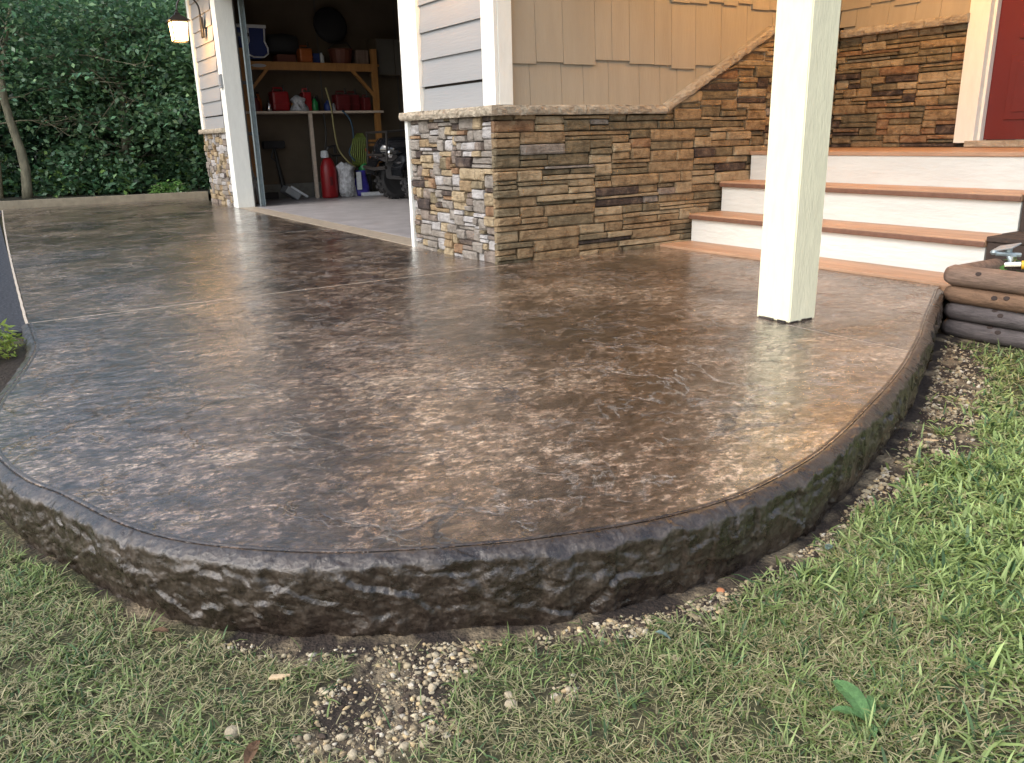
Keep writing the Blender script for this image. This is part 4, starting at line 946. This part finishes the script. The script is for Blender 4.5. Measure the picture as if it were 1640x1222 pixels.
# sprinkler on the top log
sp_ = thing('garden_sprinkler', (4.10, 1.985, .13), 'small grey sprinkler with chrome fitting and yellow collar on the top log', 'sprinkler')
rt = Matrix.Rotation(R(-14), 3, 'X') @ Matrix.Rotation(R(-10), 3, 'Y')
mb = MB(); mb.box((4.06, 1.98, .224), (4.15, 2.08, .232), rot=rt, bev=.003); obj('flat_head', mb, M_grey, sp_)
mb = MB(); mb.tube([(4.11, 2.02, .228), (4.10, 2.01, .19), (4.10, 1.99, .16)], [.02, .012, .012], 8); mb.tube([(4.06, 2.05, .20), (4.13, 1.97, .195)], .011, 8); mb.lathe((4.06, 2.06, .195), [(.012, 0), (.018, .01), (.012, .02)], 10); obj('swivel_arm', mb, M_steel, sp_)
mb = MB(); mb.tube([(4.085, 2.015, .145), (4.115, 1.955, .150)], .018, 12); mb.tube([(4.10, 1.99, .13), (4.10, 1.985, .19)], .012, 10); obj('chrome_fitting', mb, M_chrome, sp_)
mb = MB(); mb.tube([(4.116, 1.953, .150), (4.13, 1.925, .153)], .021, 12); obj('yellow_collar', mb, M_yel, sp_)

# ------------------------------------------------------------------ LEAVES
def leaves(C_, sizes, cols, up=.5, aspect=.55, rg=rng):
    """kite shaped leaf per centre: returns verts, faces, colours"""
    n = len(C_); d = rg.normal(size=(n, 3)); d[:, 2] = d[:, 2]*.5-.15; d /= np.linalg.norm(d, axis=1)[:, None]
    nn = rg.normal(size=(n, 3))*.75; nn[:, 2] += up*2; nn -= (nn*d).sum(1)[:, None]*d; nn /= np.linalg.norm(nn, axis=1)[:, None]
    s = np.cross(d, nn); L_ = sizes[:, None]
    v = np.stack([C_, C_+d*L_*.45+s*L_*aspect*.5+nn*L_*.06, C_+d*L_-nn*L_*.08, C_+d*L_*.45-s*L_*aspect*.5+nn*L_*.06], 1).reshape(-1, 3)
    f = np.arange(n*4).reshape(-1, 4); return v, f, np.repeat(cols, 4, axis=0)
def leaf_obj(name, C_, sizes, cols, m, parent=None, up=.5, aspect=.55, **k_):
    v, f, c = leaves(np.asarray(C_), sizes, cols, up, aspect); me = np_mesh(name, v, f, np.full(len(f), 4), cols=c); return obj(name, me, m, parent, **k_)
def leafcols(n, base, var=.3, light=.12, lc=(.20, .33, .15)):
    b_ = np.array(base)[None, :]*(1+rng.normal(size=(n, 1))*var*.6); b_ = b_*(1+rng.normal(size=(n, 3))*.08)
    k_ = rng.random(n) < light*1.3; b_[k_] = np.array(lc)*(1+rng.normal(size=(k_.sum(), 1))*.2); return np.clip(b_, .004, .6)
def tree(x, y, h, lean_, rt_, crown_r, z0c, nclump, per, base, label, seed, leafsize=.11, twigs=14, cz=.0, light=.14, flat=.42):
    rs = np.random.default_rng(seed); random.seed(seed)
    t = thing('tree', (x, y, .05), label, 'tree', 'trees at the edge of the wood')
    pts = []; rad = []
    for i in range(14):
        u = i/13; pts.append(Vector((x+lean_*u*h+.10*mn.noise(Vector((u*3, seed, 0))), y+.12*mn.noise(Vector((u*3, 0, seed))), .0+u*h*.96))); rad.append(rt_*(1-.8*u)+.012)
    tk_ = MB(); tk_.tube(pts, rad, 10); obj('trunk', tk_, M_bark, t, smooth=True)
    lb = MB(); cl = []
    for k_ in range(nclump):
        u = z0c+(1-z0c)*rs.random()**.85; p = pts[0].lerp(pts[-1], u) if False else pts[min(13, int(u*13))]
        a = rs.random()*2*math.pi; rr = crown_r*(.35+.65*rs.random()**.6)*(1.05-.55*max(0, (u-.45)/.55))
        e = p+Vector((math.cos(a)*rr, math.sin(a)*rr, rs.normal()*.25+rr*.18)); cl.append(e)
        if k_ % 2 == 0:
            mid_ = p.lerp(e, .5)+Vector((0, 0, .12+.1*rs.normal())); r0 = rt_*.26*(1-u*.6)+.006; lb.tube([p, mid_, e], [r0, r0*.6, .005], 5, False)
    obj('limbs', lb, M_bark, t)
    CC = []
    for e in cl:
        n_ = int(per*(.5+rs.random())); sc = .22+.30*rs.random(); g = rs.normal(size=(n_, 3))*np.array([sc, sc, sc*flat]); CC.append(np.array(e)[None, :]+g)
    CC = np.vstack(CC); CC = np.vstack([CC, CC+rs.normal(size=CC.shape)*.07]); CC = CC[CC[:, 2] > .15]
    # clumps keep their own tint
    leaf_obj('crown', CC, leafsize*.78*(.55+.9*rs.random(len(CC))), leafcols(len(CC), base, .35, light), M_leaf, t)
    return t, pts
G1 = (.080, .175, .082); G2 = (.11, .215, .11); G3 = (.12, .23, .09); G4 = (.06, .135, .08)
tree(.60, 14.75, 3.3, -.004, .065, 1.1, .62, 34, 60, G1, 'slim pale barked tree nearest the left edge of the picture', 1, .10)
tree(2.27, 15.6, 3.3, -.02, .085, 1.7, .10, 120, 85, G2, 'leafy tree with its trunk half hidden right of the pale barked tree', 2, .11)
tree(3.55, 16.0, 3.4, .02, .09, 1.6, .04, 120, 85, G3, 'dense green tree right behind the far garage corner', 3, .11)
tree(-.6, 17.2, 3.5, .02, .15, 2.0, .08, 110, 85, G4, 'dark tree at the left behind the slim pale barked tree', 4, .13)
tree(1.5, 18.0, 3.7, .0, .16, 2.1, .04, 130, 85, G1, 'dark green tree standing back between the two front trunks', 5, .13)
tree(3.4, 18.4, 3.8, .0, .16, 2.1, .04, 130, 85, G4, 'dark tree standing back near the garage corner', 6, .13)
tree(-3.0, 15.5, 3.2, .0, .14, 1.9, .06, 100, 85, G2, 'broad leafy tree outside the left of the driveway end', 7, .13)
tree(5.8, 17.0, 3.8, .0, .15, 2.0, .04, 90, 80, G2, 'leafy tree hidden behind the garage', 8, .14)
tree(-5.8, 16.5, 3.3, .0, .15, 2.1, .04, 90, 80, G1, 'dark leafy tree farther out beyond the left edge', 12, .14)
random.seed(99)
# far wood, one mass
n = 42000; fx = rng.uniform(-14, 13, n); fy = 20+rng.random(n)*2.2; fz = rng.random(n)**.8*(3.7+1.0*fb(fx, fy*0, .35, 77)); hole = fb(fx, fz, .9, 66)
ok = hole > .36; leaf_obj('far_wood', np.stack([fx, fy-.8*np.sin(fx*1.3), fz+.1], 1)[ok], .24*(.6+.8*rng.random(ok.sum())), leafcols(ok.sum(), (.028, .065, .036), .4, .05), M_leaf, kind='stuff', label='dark mass of woodland foliage behind the nearer trees', cat='woodland')
mb = MB()
for k_ in range(26): 
    xx = -13+k_+random.uniform(-.3, .3); mb.tube([(xx, 21.6, 0), (xx+random.uniform(-.2, .2), 21.6, 2.5), (xx+random.uniform(-.3, .3), 21.6, 3.6)], [.14, .11, .06], 6)
obj('far_trunks', mb, M_bark, kind='stuff', label='dim trunks inside the far wood', cat='woodland')
# undergrowth shrubs along the kerb
def shrub(name, x, y, rx, ry, h, n_, base, size, label, z=.05, light=.25, lc=(.16, .27, .07), group=None, cat='shrub', up=.6, aspect=.55):
    t = thing(name, (x, y, z), label, cat, group)
    mb = MB()
    for k_ in range(7):
        a = random.uniform(0, 6.28); mb.tube([(x, y, z-.02), (x+math.cos(a)*rx*.3, y+math.sin(a)*ry*.3, z+h*.5), (x+math.cos(a)*rx*.75, y+math.sin(a)*ry*.75, z+h*.85)], [.008, .005, .002], 5)
    obj('stem', mb, M_bark, t)
    g = rng.normal(size=(n_, 3)); g /= np.linalg.norm(g, axis=1)[:, None]; g *= (rng.random((n_, 1))**.4); g[:, 2] = np.abs(g[:, 2]); 
    P_ = np.stack([x+g[:, 0]*rx, y+g[:, 1]*ry, z+.03+g[:, 2]*h*(.8+.4*vnoise(g[:, 0]+5, g[:, 1]+5, 3, 8))], 1)
    leaf_obj('foliage', P_, size*(.6+.8*rng.random(n_)), leafcols(n_, base, .3, light, lc), M_leaf, t, up=up, aspect=aspect); return t
for k_, (x, y, r, h, lb_) in enumerate(((.2, 15.5, .6, .7, 'low dark shrub behind the kerb at the foot of the pale barked tree'), (1.3, 14.9, .6, .8, 'low leafy shrub behind the kerb between the two front trunks'), (2.0, 14.7, .5, .6, 'low leafy shrub at the foot of the half hidden trunk'), (3.2, 14.9, .7, 1.0, 'rounded shrub behind the kerb beside the garage corner'), (-.8, 15.2, .7, .8, 'low dark shrub behind the kerb outside the left edge'))):
    shrub('shrub', x, y, r, r*.8, h, 1500, G2, .10, lb_, light=.10)
shrub('weed_plant', 2.52, 13.85, .30, .16, .20, 380, (.11, .24, .06), .06, 'bright green weeds sprouting behind the kerb left of the garage corner', .04, .5, (.2, .38, .1))
# bare pale branches, upper left
t = thing('dead_branches', (1.0, 15.2, .05), 'bare pale branches reaching across the dark foliage at upper left', 'dead tree')
mb = MB(); mb.tube([(.25, 15.0, .0), (.35, 15.0, 1.0), (.62, 15.0, 2.0), (.9, 15.0, 2.9), (1.0, 15.1, 3.3)], [.05, .045, .035, .022, .01], 8); obj('stem', mb, M_twig, t, smooth=True)
def br(p, d, L_, r, dep, mb):
    pts = [Vector(p)]; d = Vector(d).normalized()
    for i in range(5):
        d = (d+Vector((random.gauss(0, .13), random.gauss(0, .08), random.gauss(0, .12)))).normalized(); pts.append(pts[-1]+d*L_/5)
    mb.tube(pts, [r*(1-.16*i) for i in range(6)], 5)
    if dep:
        for i in (2, 3, 4, 5): 
            if random.random() < .75: br(pts[i], d+Vector((random.gauss(0, .6), random.gauss(0, .3), random.gauss(0, .6))), L_*.5, r*.55, dep-1, mb)
for (p, d, L_, r) in (((.62, 15.0, 2.0), (1, 0, .15), 1.6, .022), ((.45, 15.0, 1.5), (1, 0, .1), .9, .014), ((.8, 15.0, 2.6), (1, 0, -.5), 1.7, .022), ((.9, 15.0, 2.9), (1, 0, .1), 1.5, .016), ((.62, 15.0, 2.0), (-1, 0, .5), .8, .014), ((1.0, 15.0, 3.1), (1.2, 0, -.9), 1.6, .016), ((2.1, 14.9, 1.1), (.5, 0, .9), .7, .012), ((.4, 15, 1.15), (1, 0, 0), .8, .014)):
    mb = MB(); br(p, d, L_, r, 2, mb); obj('branch', mb, M_twig, t)
# left shrub beside the asphalt, bed plants by the steps
shrub('lime_shrub', -.20, 4.05, .24, .22, .17, 1700, (.20, .30, .05), .035, 'low lime green shrub in the dark soil at the left edge of the patio', -.06, .5, (.36, .48, .10), aspect=.28, up=.2)
for (x, y, h, lb_, n_) in ((4.48, 1.99, .22, 'leafy bed plant reaching over the timber edging at the right edge', 60), (4.84, 2.02, .60, 'taller sparse plant beside the upper timber block', 36), (4.28, 1.6, .14, 'small bright seedling in the bed behind the top log', 30)):
    shrub('bed_plant', x, y, .20, .20, h, n_, (.10, .22, .06), .075 if n_ > 30 else .04, lb_, .03, .3, (.2, .34, .08))

# ------------------------------------------------------------------ GRASS
def blades(n, xr, yr, seed, wscale=1.0, far=1.0):
    rs = np.random.default_rng(seed); x = rs.uniform(*xr, n); y = rs.uniform(*yr, n)
    ok = ~inside(x, y, SLAB) & (x < 3.96+.0*y); x, y = x[ok], y[ok]; b_ = bare(x, y)
    tuft = fb(x, y, 17, 31); keep = rs.random(len(x)) < np.clip(1.04-b_*1.06, .018, 1)*np.clip(-.55+2.9*fb(x, y, 22, 35), .16, 1); d_, _ = dist_edge(x, y); keep &= d_ > .056
    x, y, b_ = x[keep], y[keep], b_[keep]; n = len(x); tf = tuft[keep]
    rich = np.clip((x-.75)*.9, 0, 1)*.55+fb(x, y, 2.3, 61)*.6; rich = rich*(1-.45*sstep(1.15, 1.7, y)*(x > 1.5))        # greener and broader towards the right
    dry = np.clip(1.15-rich*1.1+(fb(x, y, 7, 62)-.5)*1.3, .08, .85)
    straw = rs.random(n) < dry*.7
    L_ = np.where(straw, rs.uniform(.010, .034, n), (.016+.040*rs.random(n)**1.6)*(.7+.55*rich)*(.45+1.1*tf))*far
    w_ = np.where(straw, .0013, .0022+.0022*np.clip(rich, 0, 1)*rs.random(n))*wscale*(.8+.5*rs.random(n)); broad = (rs.random(n) < .10*rich); w_ = np.where(broad, w_*1.6, w_)
    a = rs.random(n)*2*np.pi; ln = np.where(straw, rs.uniform(1.15, 1.7, n), np.clip(rs.normal(1.1, .33, n), .1, 1.6))
    d0 = np.stack([np.cos(a), np.sin(a), np.zeros(n)], 1); s = np.stack([-np.sin(a), np.cos(a), rs.normal(0, .25, n)], 1)
    z = terrain_z(x, y)+np.where(straw, rs.uniform(0, .016, n), -.002); P0 = np.stack([x, y, z], 1)
    cf = np.where(straw, .12, .45)
    def at(t_): 
        th = ln*((1-cf)+(.3+cf)*t_*cf*1.6); return d0*(np.sin(th)*L_*t_)[:, None]+np.array([0, 0, 1])*(np.cos(th)*L_*t_)[:, None]
    W = w_[:, None]*s*(1+.5*np.clip(x-1.1, 0, 1))[:, None]
    V_ = np.stack([P0-W*.5, P0+W*.5, P0+at(.38)-W*.5, P0+at(.38)+W*.5, P0+at(.75)-W*.36, P0+at(.75)+W*.36, P0+at(1.)], 1).reshape(-1, 3)
    V_[:, 2] = np.maximum(V_[:, 2], np.repeat(z, 7)-.003)
    i = np.arange(n)[:, None]*7; loops = np.concatenate([i+0, i+1, i+3, i+2, i+2, i+3, i+5, i+4, i+4, i+5, i+6], 1); per = np.tile([4, 4, 3], n)
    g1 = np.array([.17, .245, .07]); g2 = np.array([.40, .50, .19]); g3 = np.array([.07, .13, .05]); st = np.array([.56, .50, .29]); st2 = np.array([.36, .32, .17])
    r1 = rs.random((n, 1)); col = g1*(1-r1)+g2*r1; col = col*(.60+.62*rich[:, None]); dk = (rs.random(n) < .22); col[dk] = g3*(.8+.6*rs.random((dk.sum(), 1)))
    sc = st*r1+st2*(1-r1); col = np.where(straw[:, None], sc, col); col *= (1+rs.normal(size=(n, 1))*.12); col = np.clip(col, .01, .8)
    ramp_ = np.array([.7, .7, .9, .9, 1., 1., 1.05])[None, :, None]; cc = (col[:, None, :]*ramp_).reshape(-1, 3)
    return V_, loops, per, cc
Vs, Ls, Ps, Cs = [], [], [], []; off = 0
for args in ((165000, (-.5, 1.9), (.62, 2.45), 101, 1.0, 1.0), (66000, (1.0, 2.9), (.25, 1.65), 102, 1.15, 1.1), (36000, (2.2, 4.0), (.4, 2.25), 103, 1.5, 1.1), (30000, (-1.6, 4.0), (-.6, .7), 104, 1.6, 1.1), (12000, (-1.6, -.1), (1.0, 3.4), 105, 1.6, 1.1)):
    v, l, p, c = blades(*args); Vs.append(v); Ls.append(l+off); Ps.append(p); Cs.append(c); off += len(v)
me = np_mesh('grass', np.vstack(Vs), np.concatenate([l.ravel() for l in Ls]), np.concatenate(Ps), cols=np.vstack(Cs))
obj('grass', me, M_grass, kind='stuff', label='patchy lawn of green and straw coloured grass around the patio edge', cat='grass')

# ------------------------------------------------------------------ GRAVEL AND LOOSE BITS
def ico():
    b_ = bmesh.new(); bmesh.ops.create_icosphere(b_, subdivisions=1, radius=1); v = np.array([q_.co for q_ in b_.verts]); f = np.array([[q_.index for q_ in fc.verts] for fc in b_.faces]); b_.free(); return v, f
IV, IF = ico()
def gravel(n, xr, yr, seed, smin, smax, thr):
    rs = np.random.default_rng(seed); x = rs.uniform(*xr, n); y = rs.uniform(*yr, n); ok = ~inside(x, y, SLAB) & (x < 3.9); x, y = x[ok], y[ok]; b_ = bare(x, y); cl = fb(x, y, 11, 44)
    ok = ((b_ > thr) & (rs.random(len(x)) < np.clip((cl-.34)*3.5, .10, .9))) | ((b_ > .04) & (rs.random(len(x)) < .05)); d_, _ = dist_edge(x, y); ok &= d_ > .06; x, y = x[ok], y[ok]; n = len(x)
    s = smin+(smax-smin)*rs.random(n)**4.5; V_ = IV[None]*(1+np.clip(rs.normal(size=(n, len(IV), 1)), -1.6, 1.6)*.24)*s[:, None, None]*rs.uniform(.55, 1.35, (n, 1, 3))
    V_[:, :, 2] *= .72; V_ += np.stack([x, y, terrain_z(x, y)+s*rs.uniform(-.25, .4, n)], 1)[:, None, :]
    F_ = (IF[None]+np.arange(n)[:, None, None]*len(IV)).reshape(-1, 3)
    pal = np.array([[.44, .37, .25], [.36, .29, .185], [.27, .21, .13], [.52, .46, .36], [.06, .042, .03], [.48, .36, .20]]); c = pal[rs.choice(6, n, p=[.20, .20, .15, .08, .28, .09])]*(1+rs.normal(size=(n, 1))*.12)
    return V_.reshape(-1, 3), F_, np.repeat(c, len(IV), 0)
Vs, Fs, Cs = [], [], []; off = 0
for a in ((140000, (-.12, 1.0), (.9, 2.1), 1, .0009, .0072, .45), (34000, (.9, 1.95), (.95, 1.35), 2, .001, .008, .5), (40000, (1.7, 3.95), (1.0, 2.25), 3, .002, .012, .4)):
    v, f, c = gravel(*a); Vs.append(v); Fs.append(f+off); Cs.append(c); off += len(v)
F_ = np.vstack(Fs); me = np_mesh('gravel', np.vstack(Vs), F_, np.full(len(F_), 3), cols=np.vstack(Cs)); obj('gravel', me, M_gravel, kind='stuff', label='pale crushed limestone scattered in the bare soil along the patio edge', cat='gravel')
def rock(x, y, s, label, m=M_rock, name='rock', cat='rock', group=None, flat=.7):
    mb = MB(); bmesh.ops.create_icosphere(mb.b, subdivisions=2, radius=s); sd_ = random.random()*50
    ax_ = (random.uniform(.8, 1.2), random.uniform(.8, 1.15), flat)
    for v in mb.b.verts:
        k_ = 1+.28*mn.noise(v.co/s*1.1+Vector((sd_, 0, 0))); v.co = Vector((v.co.x*ax_[0], v.co.y*ax_[1], v.co.z*ax_[2]))*k_
        v.co += Vector((x, y, float(terrain_z(np.array([x]), np.array([y]))[0])+s*flat*.6))
    return obj(name, mb, m, label=label, cat=cat, group=group)
rock(.203, 1.256, .0125, 'cream limestone rock alone in the lawn at lower left', flat=.9)
rock(.60, 1.262, .0075, 'small tan rock lying right against the foot of the patio edge')
GL = 'pale limestone rock among the gravel in the bare patch before the patio'
for (x, y, s) in ((.36, 1.10, .012), (.40, 1.08, .009), (.44, 1.07, .010), (.47, 1.055, .009), (.33, 1.14, .008), (.36, 1.15, .010), (.50, 1.08, .008), (.42, 1.13, .007), (.52, 1.16, .009), (.38, 1.06, .013), (.31, 1.18, .009), (.55, 1.18, .011)):
    rock(x, y, s*.85, GL, group='pale rocks in the bare gravel patch', flat=random.uniform(.55, .85))
rock(.66, 1.085, .0095, 'upper of two cream stones half sunk in grass right of the gravel patch'); rock(.65, 1.06, .010, 'lower of two cream stones half sunk in grass right of the gravel patch')
rock(.76, 1.035, .008, 'lone pale stone beside the small bare spot in the lawn'); rock(.985, .985, .009, 'pale pebble sitting in grass below the middle of the patio edge')
rock(1.233, 1.107, .011, 'orange clay shard at the gravel strip beside the patio edge', M_clay, 'clay_shard', 'shard', flat=.4)
def tz(x, y): return float(terrain_z(np.array([x]), np.array([y]))[0])
for (x, y, a, L_, lb_) in ((.312, 1.345, 2.6, .035, 'splintered pale wood chip on the grass left of the gravel patch'), (2.36, 1.22, .7, .045, 'pale wood chip in the gravel beside the lower lawn patch'), (2.42, 1.34, 2.2, .04, 'pale wood chip lying crosswise in the gravel near the patio edge')):
    rt = Matrix.Rotation(a, 3, 'Z'); mb = MB(); z = tz(x, y)+.018
    for j in range(3):
        c = Vector((x, y, z))+rt @ Vector((j*.004-.004, (j-1)*.0042, 0)); mb.box(c-Vector((L_*(.5-.08*j), .002, .0016)), c+Vector((L_*(.5-.05*j), .002, .0016)), rot=rt)
    obj('wood_chip', mb, M_chip, label=lb_, cat='wood chip')
def flatleaf(x, y, L_, w_, a, m, label, name, cat, lift=.03, curl=.25, tilt=.5):
    mb = MB(); n_ = 7; rows = []; z = tz(x, y)+lift; ca, sa = math.cos(a), math.sin(a)
    for i in range(n_+1):
        t_ = i/n_; hw = w_/2*math.sin(math.pi*min(.97, t_*.92+.06))**.7; l = L_*t_; zz = L_*(tilt*t_-.6*tilt*t_*t_)
        row = []
        for k_, s in enumerate((-1, 0, 1)):
            row.append(mb.b.verts.new((x+ca*l-sa*hw*s, y+sa*l+ca*hw*s, z+zz+(abs(s))*hw*curl+.002*mn.noise(Vector((t_*5, s*3, x*9))))))
        rows.append(row)
    for i in range(n_):
        for k_ in range(2): mb.b.faces.new((rows[i][k_], rows[i][k_+1], rows[i+1][k_+1], rows[i+1][k_]))
    g = bmesh.ops.solidify(mb.b, geom=mb.b.faces[:], thickness=.0006); return obj(name, mb, m, label=label, cat=cat)
M_bl = mat('broadleaf_green', (.22, .40, .16), .4, .2, 60, .4, 90, spec=.5, transl=.2); M_bl2 = mat('bluish_leaf', (.28, .38, .33), .45, .15, 60)
for (a, L_, w_) in ((1.2, .055, .026), (2.0, .042, .016), (.3, .04, .014)):
    pass
bw = thing('broadleaf_weed', (1.12, .66, -.17), 'broad pointed weed leaves standing in the lawn at lower right', 'weed')
for (a, L_, w_, tl) in ((1.5, .080, .040, 1.0), (2.5, .065, .022, .9), (.6, .055, .018, .7), (3.9, .045, .016, .5)):
    o = flatleaf(1.12, .66, L_, w_, a, M_bl, None, 'leaf', None, .012, .3, tl)
    o.data.transform(Matrix.Translation(-bw.location)); o.parent = bw
flatleaf(.20, 1.15, .05, .022, .9, M_dryleaf, 'curled brown leaf lying in the grass at lower left', 'dry_leaf', 'leaf', .02, .5, .3)
flatleaf(.17, 1.63, .035, .016, 2.6, M_dryleaf, 'small brown leaf near the foot of the patio edge at the left', 'dry_leaf', 'leaf', .02, .4, .2)
flatleaf(1.0, 1.02, .03, .013, 2.3, M_bl2, 'pale bluish upright leaf above the pebble in the lawn', 'fallen_leaf', 'leaf', .02, .4, 1.0)
flatleaf(1.55, 1.07, .028, .018, .4, M_bl2, 'pale bluish leaf lying at the right end of the dark gravel spot', 'fallen_leaf', 'leaf', .02, .3, .1)
